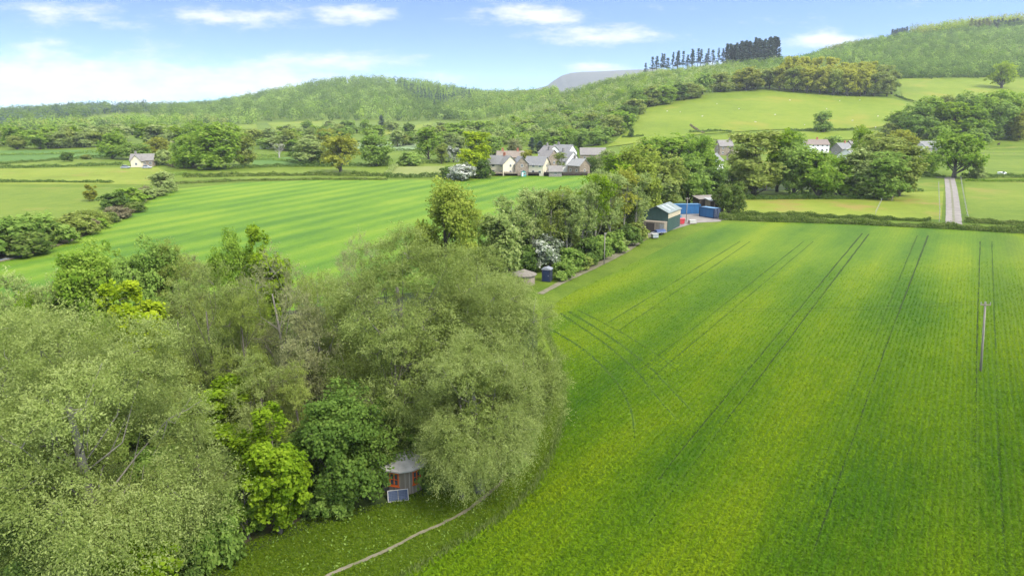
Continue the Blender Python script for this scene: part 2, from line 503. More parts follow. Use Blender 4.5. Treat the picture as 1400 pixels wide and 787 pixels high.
rut([(1179, 319), (925, 624), (905, 655)], (.34, .08)); rut([(1188, 320), (912, 682), (890, 712)], (.34, .08))
rut([(1254, 322), (1151, 570), (1075, 745)], (.3, .06), M_rut2); rut([(1269, 322), (1209, 480), (1112, 752)], (.34, .08))
rut([(1012, 330), (832, 441)], .26, M_rut2, sm=False); rut([(1026, 330), (846, 452)], .22, M_rut2, sm=False)
rut([(1099, 330), (877, 505)], .24, M_rut2, sm=False); rut([(1112, 330), (890, 518)], .22, M_rut2, sm=False)
rut([(1340, 330), (1334, 537), (1332, 800)], .2); rut([(1356, 330), (1363, 537), (1373, 800)], .2, M_rut2)
rut([(765, 428), (822, 467), (867, 505), (893, 537), (925, 574)], (.55, .1), M_rut2); rut([(778, 426), (835, 462), (885, 500), (915, 530), (948, 565)], (.55, .1), M_rut2)
rut([(752, 450), (800, 480), (840, 520), (862, 560), (868, 600)], (.55, .1), M_rut2); rut([(790, 424), (850, 455), (905, 490), (935, 515)], (.45, .1), M_rut2)
# second crop field across the stream
M_crop2 = crop_mat('striped_young_wheat', .50, (.056, .13, .009), (.094, .18, .009), (.145, .22, .013), (.16, .18, .04), band=16, rows=False, contrast=1.15, stripes=(8.5, .06))
f2 = smooth_line([(-60, 372), (60, 343), (140, 312), (190, 283), (235, 259)], 4) + [(330, 250), (430, 246), (530, 246), (625, 246), (690, 241), (800, 240), (850, 246), (830, 265), (770, 285), (720, 320), (700, 400), (500, 450), (100, 470), (-60, 440)]
drape('crop_field', wpoly(f2), M_crop2, .03, 10)

G = grass_mat
M_p1 = G('pale_pasture', (0.106, 0.147, 0.014), (0.158, 0.199, 0.022), (0.211, 0.233, 0.036), patch=((0.211, 0.173, 0.043), .06, .56))
M_p2 = G('pasture', (0.074, 0.121, 0.014), (0.116, 0.164, 0.018), (0.158, 0.190, 0.025), patch=((0.180, 0.173, 0.036), .05, .58))
M_p3 = G('deep_pasture', (0.048, 0.104, 0.022), (0.074, 0.143, 0.025), (0.106, 0.173, 0.032))
M_p4 = G('straw_pasture', (0.120, 0.152, 0.032), (0.160, 0.188, 0.048), (0.200, 0.216, 0.072))
M_p5 = G('hill_pasture', (0.090, 0.138, 0.010), (0.132, 0.181, 0.013), (0.174, 0.207, 0.022), big=.012, fine=.5, bscale=.6, patch=((0.180, 0.190, 0.022), .02, .56))
M_plough = G('ploughed_earth', (0.144, 0.072, 0.040), (0.192, 0.096, 0.056), (0.224, 0.128, 0.080), bump=.1)
M_silver = G('pale_crop', (0.136, 0.200, 0.088), (0.176, 0.240, 0.112), (0.216, 0.264, 0.136), bump=.1)
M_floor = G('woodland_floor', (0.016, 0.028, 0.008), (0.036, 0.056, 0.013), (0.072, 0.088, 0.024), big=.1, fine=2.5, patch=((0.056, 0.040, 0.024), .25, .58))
FIELDS = [
    ('pasture_field', M_p1, [(-80, 231), (215, 229), (236, 238), (205, 252), (-80, 252)], .03),
    ('pasture_field', M_p2, [(-80, 255), (205, 257), (150, 278), (110, 300), (-80, 296)], .03),
    ('pasture_field', M_p2, [(262, 236), (526, 229), (530, 239), (300, 246), (250, 246)], .03),
    ('pasture_field', M_p4, [(543, 228), (608, 227), (610, 241), (527, 241)], .03),
    ('pasture_field', M_p3, [(-80, 206), (150, 205), (165, 214), (-80, 224)], .03),
    ('pasture_field', M_p2, [(-80, 226), (60, 219), (172, 217), (180, 226), (-80, 229)], .03),
    ('pasture_field', M_p3, [(345, 216), (440, 214), (470, 224), (345, 227)], .03),
    ('pale_field', M_silver, [(470, 195), (592, 193), (600, 206), (470, 206)], .05),
    ('pale_field', M_silver, [(355, 197), (395, 196), (400, 203), (355, 204)], .05),
    ('pasture_field', M_p4, [(200, 192), (250, 190), (252, 196), (200, 199)], .05),
    ('pasture_field', M_p2, [(520, 191), (640, 183), (700, 178), (650, 190), (600, 197)], .05),
    ('hill_field', M_p5, [(365, 168), (440, 166), (442, 176), (380, 182)], .35),
    ('hill_field', M_p5, [(500, 180), (590, 168), (592, 175), (515, 187)], .35),
    ('hill_field', M_p2, [(20, 178), (108, 167), (112, 174), (30, 186)], .5),
    ('ploughed_field', M_plough, [(113, 166), (151, 165.5), (153, 171), (112, 172.5)], .5),
    ('hill_field', M_p3, [(155, 163), (203, 161.5), (206, 168), (156, 169)], .5),
    ('hill_field', M_p5, [(175, 174), (245, 171), (248, 177), (178, 181)], .5),
    ('hill_field', M_p5, [(310, 172), (350, 170), (352, 177), (312, 178)], .5),
    ('hill_field', M_p5, [(655, 178), (700, 160), (722, 158), (705, 172), (668, 184)], .4),
    ('hill_field', M_p5, [(828, 202), (845, 190), (862, 172), (872, 152), (950, 130), (1050, 121), (1140, 131), (1220, 135), (1245, 142), (1262, 150), (1230, 170), (1190, 176), (1050, 178), (960, 184)], .4),
    ('hill_field', M_p5, [(960, 187), (1050, 181), (1200, 179), (1205, 190), (1000, 196)], .3),
    ('hill_field', M_p5, [(1228, 108), (1300, 107), (1400, 106.5), (1560, 106), (1560, 165), (1400, 150), (1270, 146), (1235, 136)], .4),
    ('pasture_field', M_p2, [(1325, 205), (1400, 198), (1600, 196), (1600, 238), (1345, 237)], .03),
    ('pasture_field', M_p2, [(1318, 247), (1600, 249), (1600, 308), (1400, 304), (1324, 301)], .03),
    ('pasture_field', M_p1, [(1010, 273), (1180, 272), (1222, 262), (1290, 262), (1287, 300), (1150, 296), (1010, 292)], .03),
    ('pasture_field', M_p2, [(1235, 248), (1291, 243), (1290, 259), (1222, 261)], .03),
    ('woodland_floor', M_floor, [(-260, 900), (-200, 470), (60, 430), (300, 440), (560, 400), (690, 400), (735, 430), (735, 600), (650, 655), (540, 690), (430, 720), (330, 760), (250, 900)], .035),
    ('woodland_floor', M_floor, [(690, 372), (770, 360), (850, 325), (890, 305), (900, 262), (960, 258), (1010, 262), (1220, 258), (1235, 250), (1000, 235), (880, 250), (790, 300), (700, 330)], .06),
]
for nme, m, pix, off in FIELDS:
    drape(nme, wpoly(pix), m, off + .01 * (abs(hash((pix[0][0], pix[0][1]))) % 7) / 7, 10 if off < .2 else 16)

M_dirt = surf_mat('trodden_earth', (.19, .165, .115), (.11, .11, .05), .95, .8, .3)
M_gravel = surf_mat('gravel', (.24, .215, .19), (.165, .148, .13), .95, .5, .3)
def path(name, pix, wd, m, off=.06):
    strip(name, [hit(*p)[:2] for p in smooth_line(pix, 6)], wd, m, off, .8, wob=.06)
path('footpath', [(700, 632), (690, 652), (676, 668), (655, 685), (632, 702), (600, 718), (570, 731), (545, 744), (520, 756), (490, 769), (455, 784), (420, 802)], .3, M_dirt)
path('farm_track', [(738, 402), (770, 385), (810, 366), (850, 345), (872, 330), (888, 320)], (1.1, 2.6), M_dirt)
path('farm_track', [(886, 322), (900, 314), (925, 306), (950, 302), (985, 298)], (3.2, 6), M_gravel, .075)
drape('yard', wpoly([(876, 320), (880, 304), (900, 298), (930, 291), (985, 291), (986, 303), (950, 305), (905, 319)]), M_gravel, .065, 5)
path('lane', [(1304, 308), (1303, 285), (1301, 262), (1298, 243)], 3.6, M_gravel, .07)
M_verge = G('lane_ruts', (.12, .13, .07), (.16, .155, .1), (.2, .19, .14), big=.4, fine=3)
path('lane_crown', [(1304, 306), (1303, 285), (1301, 262), (1298, 244)], .6, M_verge, .085)
path('lane', [(1280, 242.5), (1298, 243), (1306, 243)], 3.2, M_gravel, .08)
# distant flat-topped mountain
def mountain():
    sil = [(690, 128), (740, 120), (756, 111), (770, 103), (790, 99), (830, 97), (880, 95), (900, 94), (960, 104), (1040, 120), (1100, 140)]
    Y0 = 5200; V = []; F = []
    cols = smooth_line(sil, 5)
    for (px, py) in cols:
        s, k = ray(px, py); zt = CAMZ + k * Y0
        for t, (dy, fz) in enumerate([(-1500, 0), (-700, .45), (-250, .8), (0, 1), (500, .97), (1400, .1)]):
            V.append((s * Y0, Y0 + dy + random.uniform(-30, 30), max(10, zt * fz)))
    n = 6
    for i in range(len(cols) - 1):
        for j in range(n - 1): F.append((i * n + j, (i + 1) * n + j, (i + 1) * n + j + 1, i * n + j + 1))
    me = bpy.data.meshes.new('far_mountain'); me.from_pydata(V, [], F); me.update()
    me.materials.append(G('moorland', (.045, .05, .05), (.07, .075, .065), (.1, .1, .08), big=.002, fine=.02, bump=0))
    me.polygons.foreach_set('use_smooth', [True] * len(F))
    o = link('mountain', me); o['kind'] = 'structure'
mountain()
# ------------------------------------------------------------------ foliage
def leaf_mat(name, lo, mid, hi, trans=.5, vary=.35):
    m, nt = newmat(name); N = NT(nt)
    t = N.n('ShaderNodeAttribute'); t.attribute_name = 'tint'
    oi = N.n('ShaderNodeObjectInfo').outputs['Random']
    f = N.math('ADD', t.outputs['Fac'], N.math('MULTIPLY', N.math('SUBTRACT', oi, .5), vary), clamp=True)
    c = N.ramp(f, [(.08, lo), (.5, mid), (.92, hi)])
    d = N.n('ShaderNodeBsdfDiffuse'); N.l(c, d.inputs[0])
    tr = N.n('ShaderNodeBsdfTranslucent'); N.l(N.mix(.5, c, (.35, .5, .04), 'MULTIPLY'), tr.inputs[0])
    N.l(c, tr.inputs[0])
    mx = N.n('ShaderNodeMixShader'); mx.inputs[0].default_value = trans
    N.l(d.outputs[0], mx.inputs[1]); N.l(tr.outputs[0], mx.inputs[2])
    N.l(mx.outputs[0], N.n('ShaderNodeOutputMaterial').inputs[0])
    return m
LM = {
    'willow': leaf_mat('willow_leaves', (.155, .205, .045), (.24, .3, .075), (.36, .415, .14)),
    'olive': leaf_mat('olive_leaves', (.17, .22, .04), (.255, .315, .065), (.36, .405, .11)),
    'twig': leaf_mat('budding_twigs', (.19, .21, .085), (.275, .29, .125), (.36, .365, .17)),
    'lime': leaf_mat('lime_leaves', (.115, .2, .012), (.19, .295, .016), (.275, .385, .028)),
    'yellow': leaf_mat('yellow_leaves', (.22, .31, .014), (.32, .42, .02), (.42, .5, .035)),
    'mid': leaf_mat('green_leaves', (.15, .245, .045), (.23, .34, .065), (.31, .42, .095)),
    'fresh': leaf_mat('fresh_leaves', (.145, .255, .025), (.225, .34, .042), (.31, .42, .07)),
    'dark': leaf_mat('dark_leaves', (.085, .145, .03), (.125, .2, .042), (.18, .26, .06)),
    'brown': leaf_mat('bronze_leaves', (.21, .235, .032), (.305, .33, .048), (.4, .41, .07)),
    'blue': leaf_mat('haze_blue_needles', (.07, .115, .085), (.1, .155, .11), (.14, .2, .14)),  # needle green lightened and blued, so distance haze sits in the colour
    'pale': leaf_mat('pale_leaves', (.2, .27, .075), (.3, .375, .11), (.4, .465, .175)),
    'hedge': leaf_mat('hedge_leaves', (.09, .145, .03), (.15, .215, .04), (.25, .3, .09)),
    'deep': leaf_mat('deep_green_leaves', (.095, .165, .03), (.14, .225, .04), (.2, .29, .055)),
    'straw': leaf_mat('straw_green_leaves', (.19, .25, .035), (.285, .35, .055), (.39, .45, .09)),
    'beech': leaf_mat('young_beech_leaves', (.29, .32, .035), (.39, .41, .05), (.49, .49, .08)),
    'needle': leaf_mat('dark_needles', (.04, .07, .05), (.06, .1, .07), (.085, .135, .095)),
    'may': leaf_mat('may_blossom', (.09, .13, .05), (.3, .33, .24), (.62, .62, .55), trans=.15),
    'bank': leaf_mat('dry_scrub', (0.142, 0.128, 0.071), (0.241, 0.213, 0.114), (0.312, 0.284, 0.170)),
}
BARK = surf_mat('bark', (.13, .115, .09), (.06, .055, .045), .95, 3, .4)
BARKP = surf_mat('pale_bark', (.24, .22, .18), (.14, .13, .105), .95, 3, .4)

def unit(v): return v / np.maximum(np.linalg.norm(v, axis=-1, keepdims=True), 1e-9)
def rdir(g, n): return unit(g.normal(size=(n, 3)))

def leaves(P, A, Nn, L, W):
    """a lozenge per leaf: centre, axis, normal, length, width"""
    A = unit(A); B = unit(np.cross(A, Nn)); L = np.asarray(L)[:, None]; W = np.asarray(W)[:, None]
    return np.stack([P - A * L * .5, P + B * W * .5, P + A * L * .5, P - B * W * .5], 1)

def lobes(g, H, Rr, base, n, shape):
    """centres and radii of the big boughs that make up the crown's outline"""
    out = []
    zc = H * (base + (1 - base) * .48); zr = H * (1 - base) * .5
    for i in range(n):
        for _ in range(30):
            dv = rdir(g, 1)[0]; r = g.uniform(.35, 1) ** .6
            p = np.array([dv[0] * Rr * r, dv[1] * Rr * r, dv[2] * zr * r])
            t = (p[2] / zr + 1) / 2                      # 0 bottom .. 1 top
            lim = {'round': 1.0, 'cone': 1.12 - t, 'column': .95, 'dome': 1.05 - .25 * t, 'fan': .45 + .6 * t}[shape]
            if math.hypot(p[0], p[1]) <= Rr * lim * .8 and (shape != 'dome' or t > .12): break
        out.append(np.array([p[0], p[1], zc + p[2] * .82]))
    return np.array(out)

def make_crown(seed, H, Rr, base, shape, nl, lr, nclump, cr, nleaf, L, W, mode='clump', fill=.35, gap=.0, up=.35, tmin=0.):
    """boughs > clumps > leaves; returns quads, tints, bough centres"""
    g = np.random.default_rng(seed)
    LC = lobes(g, H, Rr, base, nl, shape)
    LC = LC[np.argsort(LC[:, 2])]
    lrad = lr * g.uniform(.7, 1.25, len(LC))
    per = max(1, nclump // len(LC))
    C, O = [], []
    for c, r in zip(LC, lrad):
        d = rdir(g, per); d[:, 2] = d[:, 2] * .8 + .22; d = unit(d)
        k = g.uniform(fill, 1, per)[:, None] ** .5
        C.append(c + d * r * k * np.array([1, 1, .85])); O.append(d)
    C = np.concatenate(C); O = np.concatenate(O)
    if gap > 0:
        keep = g.random(len(C)) > gap; C, O = C[keep], O[keep]
    C[:, 2] = np.maximum(C[:, 2], H * base * .8)
    n = len(C); tint_c = np.clip(.5 + .2 * g.normal(size=n), 0, 1)
    ax = np.array([0, 0, H * .45])
    out = unit(C - ax)
    if mode == 'sprig':
        ns = max(3, int(nleaf / 9)); nlv = 9
        D = unit(out[:, None, :] * .7 + rdir(g, n * ns).reshape(n, ns, 3) * .75 + np.array([0, 0, up]))
        T = np.linspace(.12, 1, nlv)[None, None, :, None]
        ln = cr * g.uniform(.8, 1.7, (n, ns, 1, 1))
        P = C[:, None, None, :] + D[:, :, None, :] * T * ln + np.array([0, 0, -1.]) * (T ** 2) * ln * .38
        A = np.broadcast_to(D[:, :, None, :], P.shape) + .55 * g.normal(size=P.shape)
        P = (P + g.normal(size=P.shape) * L * .35).reshape(-1, 3); A = A.reshape(-1, 3)
        tint = np.repeat(tint_c, ns * nlv)
    else:
        d = rdir(g, n * nleaf).reshape(n, nleaf, 3)
        rr = g.uniform(.12, 1, (n, nleaf, 1)) ** .6
        P = (C[:, None, :] + d * rr * cr * np.array([1, 1, .72]) * g.uniform(.7, 1.3, (n, 1, 1))).reshape(-1, 3)
        A = rdir(g, len(P)); A[:, 2] *= .5
        tint = np.repeat(tint_c, nleaf)
    m = len(P)
    o2 = np.repeat(out, m // n, axis=0)
    Nn = unit(o2 * .8 + np.array([0, 0, .55]) + .55 * g.normal(size=(m, 3)))
    A = unit(A - Nn * np.sum(A * Nn, 1, keepdims=True) * .8)
    tint = np.clip(tint + .17 * g.normal(size=m), 0, 1)
    sc = g.uniform(.65, 1.35, m)
    return leaves(P, A, Nn, L * sc, W * sc), tint, LC, C

def make_trunk(seed, H, r0, LC, C, base, top=.72, limb=.4, twigs=24, lean=.04, k=7, rtwig=.018):
    g = np.random.default_rng(seed + 999); mb = MB()
    n = 7; bend = g.normal(size=2) * lean * H
    def axis(t): return np.array([bend[0] * t * t, bend[1] * t * t, H * top * t])
    ts = np.linspace(0, 1, n)
    mb.tube([axis(t) - (np.array([0, 0, .4]) if t == 0 else 0) for t in ts], [r0 * (1.35 if t == 0 else 1) * (1 - .78 * t) for t in ts], k)
    for c in LC:
        h = min(max(c[2] / H - .22 - g.uniform(0, .12), base * .7), top * .95) / top
        a = axis(h); r = max(r0 * (1 - .78 * h) * limb, .02)
        mid = a * .5 + c * .5 + np.array([0, 0, -.04 * H * g.uniform(0, 1)]) + g.normal(size=3) * np.array([.03, .03, .015]) * H
        mb.tube([a, mid, c], [r, r * .65, r * .3], 5, False)
    if twigs and len(C):
        for i in g.choice(len(C), min(twigs, len(C)), replace=False):
            c = C[i]; j = int(np.argmin(np.linalg.norm(LC - c, axis=1)))
            a = LC[j]; mid = (a + c) / 2 + g.normal(size=3) * .05 * H * .3
            mb.tube([a, mid, c + unit((c - a)[None])[0] * .4], [r0 * rtwig * 6, r0 * rtwig * 4, r0 * rtwig * 2], 4, False)
    return mb

PROTO = {}
def proto(kind, H, Wd, trunk_mb, crown, bark=BARK, mat='mid', trunk_tint=None):
    q, t = crown
    cm = np_quads(kind + '_crown', q, LM[mat], t)
    tm = trunk_mb.mesh(kind + '_trunk', bark, True) if trunk_mb else None
    PROTO.setdefault(kind, []).append((H, Wd, tm, cm))

def std(kind, seeds, H, Rr, base, shape, nl, lr, ncl, cr, nleaf, L, W, r0, mat, mode='clump', bark=BARK, **k):
    tk = {q: k.pop(q) for q in ('top', 'limb', 'twigs', 'lean', 'rtwig') if q in k}
    for sd in seeds:
        q, t, LC, C = make_crown(sd, H, Rr, base, shape, nl, lr, ncl, cr, nleaf, L, W, mode, **k)
        v = q.reshape(-1, 3)
        ex = np.percentile(np.hypot(v[:, 0], v[:, 1]), 97) * 2; zt = np.percentile(v[:, 2], 99.7)
        tb = make_trunk(sd, H, r0, LC, C, base, **tk) if r0 else None
        proto(kind, zt, ex, tb, (q, t), bark, mat)

# close to the camera: many small leaves
std('willow', (1, 2, 3), 17, 7.0, .05, 'dome', 36, 2.5, 1650, 1.0, 117, .142, .058, .55, 'willow', 'sprig', BARKP, up=.2, limb=.2, twigs=60, rtwig=.012, fill=.3)
std('sallow', (4, 5, 6), 12, 3.6, .12, 'round', 18, 1.7, 560, .85, 72, .175, .062, .28, 'olive', 'sprig', up=.45, gap=.12, twigs=60, rtwig=.014)
std('twiggy', (7, 8), 12, 3.4, .15, 'round', 16, 1.6, 460, .95, 60, .17, .05, .26, 'twig', 'sprig', BARKP, up=.6, gap=.1, twigs=160, rtwig=.012)
std('maple', (9, 10, 11), 8.5, 2.3, .08, 'round', 22, 1.05, 330, .5, 60, .27, .2, .2, 'lime', gap=.1, fill=.5, twigs=30)
std('thorn', (12, 13, 14), 8, 3.2, .06, 'round', 20, 1.4, 420, .62, 52, .24, .16, .25, 'mid', gap=.08, twigs=40)
std('sapling', (15, 16), 9, 1.8, .1, 'column', 12, 1.0, 170, .7, 27, .24, .08, .1, 'pale', 'sprig', up=.8, twigs=60, rtwig=.02)
std('fgbush', (17, 18, 19), 3.2, 2.2, .0, 'dome', 12, .9, 170, .5, 40, .26, .14, .0, 'mid', fill=.5)
# across the middle distance
std('alder', (21, 22, 23, 24), 16, 3.3, .3, 'fan', 15, 1.5, 190, .95, 27, .5, .2, .24, 'olive', 'sprig', BARKP, up=.5, gap=.1, top=.86, limb=.32, twigs=60, rtwig=.02)
std('tree', (31, 32, 33, 34, 35), 13, 4.8, .0, 'round', 30, 2.0, 440, 1.0, 15, .66, .44, .35, 'mid', twigs=10, fill=.72)
std('oak', (36, 37, 38), 13, 6.0, .1, 'dome', 26, 2.2, 400, 1.0, 15, .66, .44, .5, 'brown', gap=.12, twigs=20, limb=.45)
std('tall', (39, 40, 41), 16, 3.6, .02, 'column', 28, 1.7, 400, .92, 15, .66, .42, .35, 'fresh', twigs=10, fill=.7)
std('bush', (42, 43, 44, 45), 4.5, 3.0, .0, 'dome', 16, 1.1, 170, .7, 18, .6, .4, .0, 'mid')
std('blossom', (46, 47), 6, 4.0, .05, 'dome', 18, 1.3, 260, .6, 20, .42, .3, .2, 'may')
def conifer(kind, seeds, H, Rr, base, nw, L, W, r0, gap):
    for sd in seeds:
        g = np.random.default_rng(sd); P = []; A = []; tn = []
        tb = MB().tube([(0, 0, -.5), (g.normal() * .15, g.normal() * .15, H * .55), (0, 0, H * .98)], [r0, r0 * .65, .04], 6)
        for i in range(nw):
            t = base + (1 - base) * (i + g.uniform(0, .8)) / nw
            rr = Rr * (1 - ((t - base) / (1 - base))) ** .75 * g.uniform(.65, 1.2) + .25
            for b in range(int(g.integers(3, 6))):
                if g.random() < gap: continue
                an = g.uniform(0, 6.28); d = np.array([math.cos(an), math.sin(an), g.uniform(-.35, .15)])
                tb.tube([(0, 0, H * t), tuple(d * rr * .9 + np.array([0, 0, H * t]))], [.06, .02], 4, False)
                k = 16; q = g.uniform(.15, 1, k)[:, None] ** .7
                P.append(np.array([0, 0, H * t]) + d * rr * q + g.normal(size=(k, 3)) * np.array([.3, .3, .22]) * (1.2 - q * .4))
                A.append(np.tile(d, (k, 1)) + .5 * g.normal(size=(k, 3))); tn.append(np.full(k, np.clip(.5 + .2 * g.normal(), 0, 1)))
        P = np.concatenate(P); A = np.concatenate(A); tn = np.concatenate(tn)
        out = unit(P * np.array([1, 1, 0]) + 1e-6)
        Nn = unit(out * .6 + np.array([0, 0, .7]) + .5 * g.normal(size=P.shape))
        proto(kind, H, Rr * 2, tb, (leaves(P, A, Nn, L * g.uniform(.7, 1.3, len(P)), W * g.uniform(.7, 1.3, len(P))), tn), BARK, 'blue')
conifer('pine', (48, 49, 50, 51), 24, 2.3, .36, 18, 1.0, .5, .28, .2)
conifer('spruce', (52, 53, 54), 22, 2.8, .06, 30, 1.1, .55, .3, .05)
std('bare', (55,), 14, 4.5, .3, 'fan', 12, 1.7, 40, .8, 9, .3, .06, .4, 'twig', 'sprig', surf_mat('dead_wood', (.42, .39, .35), (.3, .28, .25), .9), up=.6, twigs=40, rtwig=.05, limb=.5)
std('ftree', (61, 62, 63, 64, 65), 11, 4.3, .0, 'round', 22, 1.9, 180, 1.05, 9, 1.15, .8, .3, 'mid', twigs=0, fill=.75)

NOUN = {'willow': 'willow_tree', 'sallow': 'sallow_tree', 'twiggy': 'budding_tree', 'maple': 'maple_tree', 'thorn': 'hawthorn_tree', 'sapling': 'sapling_tree',
        'fgbush': 'bush', 'alder': 'alder_tree', 'tree': 'broadleaf_tree', 'oak': 'oak_tree', 'tall': 'broadleaf_tree', 'bush': 'bush', 'blossom': 'hawthorn_bush',
        'pine': 'pine_tree', 'spruce': 'spruce_tree', 'bare': 'bare_tree', 'ftree': 'distant_tree'}
_used = {}
NTREES = 0
def plant(px, pyb, pyt, wpx, kind, mat, label, group=None, at=None, rot=None):
    """stand a tree on the ground seen at (px, pyb), as tall and wide as it shows"""
    global NTREES
    x, y, z = hit(px, pyb)
    if at: x, y = at; z = h1(x, y)
    ztop = CAMZ + ray(px, pyt)[1] * y
    h = max(ztop - z, .6); wm = wpx * depth_of(y, z + h * .5) / FPX
    i = _used.get(kind, 0); _used[kind] = i + 1
    H, W0, tm, cm = PROTO[kind][i % len(PROTO[kind])]
    sc = (wm / W0, wm / W0, h / H)
    rz = rot if rot is not None else random.uniform(0, 6.28)
    cat = 'bush' if kind in ('bush', 'fgbush', 'blossom') else 'tree'
    if tm is None:
        o = link(NOUN[kind], cm); o.location = (x, y, z - .05); o.rotation_euler = (0, 0, rz); o.scale = sc; tag(o, label, cat, group)
        objs = [o]
    else:
        t = thing(NOUN[kind], label, cat, (x, y, z - .05), rz, group); t.scale = sc
        link('trunk', tm, t); o = link('crown', cm, t); objs = [o]
    if mat:
        for o in objs:
            o.material_slots[0].link = 'OBJECT'; o.material_slots[0].material = LM[mat]
    NTREES += 1
    return objs[0]

ORD = ['first', 'second', 'third', 'fourth', 'fifth', 'sixth', 'seventh', 'eighth', 'ninth', 'tenth', 'eleventh', 'twelfth', 'thirteenth', 'fourteenth', 'fifteenth',
       'sixteenth', 'seventeenth', 'eighteenth', 'nineteenth', 'twentieth', 'twenty-first', 'twenty-second', 'twenty-third', 'twenty-fourth', 'twenty-fifth', 'twenty-sixth', 'twenty-seventh', 'twenty-eighth', 'twenty-ninth', 'thirtieth']
ADJ = {'willow': 'grey-green', 'olive': 'olive', 'twig': 'grey budding', 'lime': 'lime-green', 'yellow': 'yellow-green', 'mid': 'mid-green', 'fresh': 'fresh green', 'dark': 'dark green',
       'brown': 'bronze', 'needle': 'dark', 'beech': 'yellowish', 'straw': 'straw-green', 'deep': 'deep green', 'blue': 'blue-green', 'pale': 'pale green', 'hedge': 'green', 'may': 'white-blossomed', 'bank': 'brown'}
def belt(items, noun, where, group):
    """a run of trees told apart by colour and by their order from the left"""
    items = sorted(items, key=lambda q: q[0])
    for i, (px, pyb, pyt, wpx, kind, mat) in enumerate(items):
        plant(px, pyb, pyt, wpx, kind, mat, f'{ADJ[mat]} {noun}, {ORD[i]} from the left {where}', group)

# hedge: a long leafy bank following a line
def hedge(name, pix, width, height, mat, label, cat='hedge', group=None, dens=9.0, leaf=.5, world=None, gaps=0.0, sm=False):
    g = np.random.default_rng(abs(hash((pix[0][0] if pix else 1, width))) % 9999)
    L = world or [hit(*p)[:2] for p in (smooth_line(pix, 4) if sm else pix)]
    L = np.array(resample(L, .5)); seg = np.linalg.norm(np.diff(L, axis=0), axis=1)
    tot = seg.sum(); n = int(tot * dens)
    i = g.integers(0, len(L) - 1, n); f = g.random(n)[:, None]
    base = L[i] * (1 - f) + L[i + 1] * f
    tv = unit(np.c_[(L[i + 1] - L[i]), np.zeros(n)]); q = np.c_[-tv[:, 1], tv[:, 0]]
    s = np.cumsum(seg)[np.clip(i, 0, len(seg) - 1)]
    hv = height * (.78 + .16 * np.sin(s * .37 + 1) + .14 * np.sin(s * .113) + .13 * np.sin(s * 1.3))
    if gaps: 
        keep = (np.sin(s * .23 + width) + np.sin(s * .071)) > -2 + 4 * gaps * .5
    else: keep = np.ones(n, bool)
    a = g.uniform(0, np.pi, n); r = g.uniform(.55, 1, n)
    off = np.cos(a) * width / 2 * r; z = np.sin(a) ** .7 * hv * r
    P = np.c_[base + q * off[:, None], z]
    P[:, 2] += hgt(P[:, 0], P[:, 1])
    Nn = unit(np.c_[q * (np.cos(a))[:, None], np.sin(a)] + .6 * g.normal(size=(n, 3)))
    A = rdir(g, n); A = unit(A - Nn * np.sum(A * Nn, 1, keepdims=True))
    clump = np.sin(s * .9 + 2 * np.cos(a)) * .18
    t = np.clip(.5 + clump + .2 * g.normal(size=n), 0, 1)
    P, A, Nn, t = P[keep], A[keep], Nn[keep], t[keep]
    sc = g.uniform(.7, 1.3, len(P)) * leaf
    me = np_quads(name, leaves(P, A, Nn, sc, sc * .7), LM[mat], t)
    o = link(name, me); tag(o, label, cat, group); return o

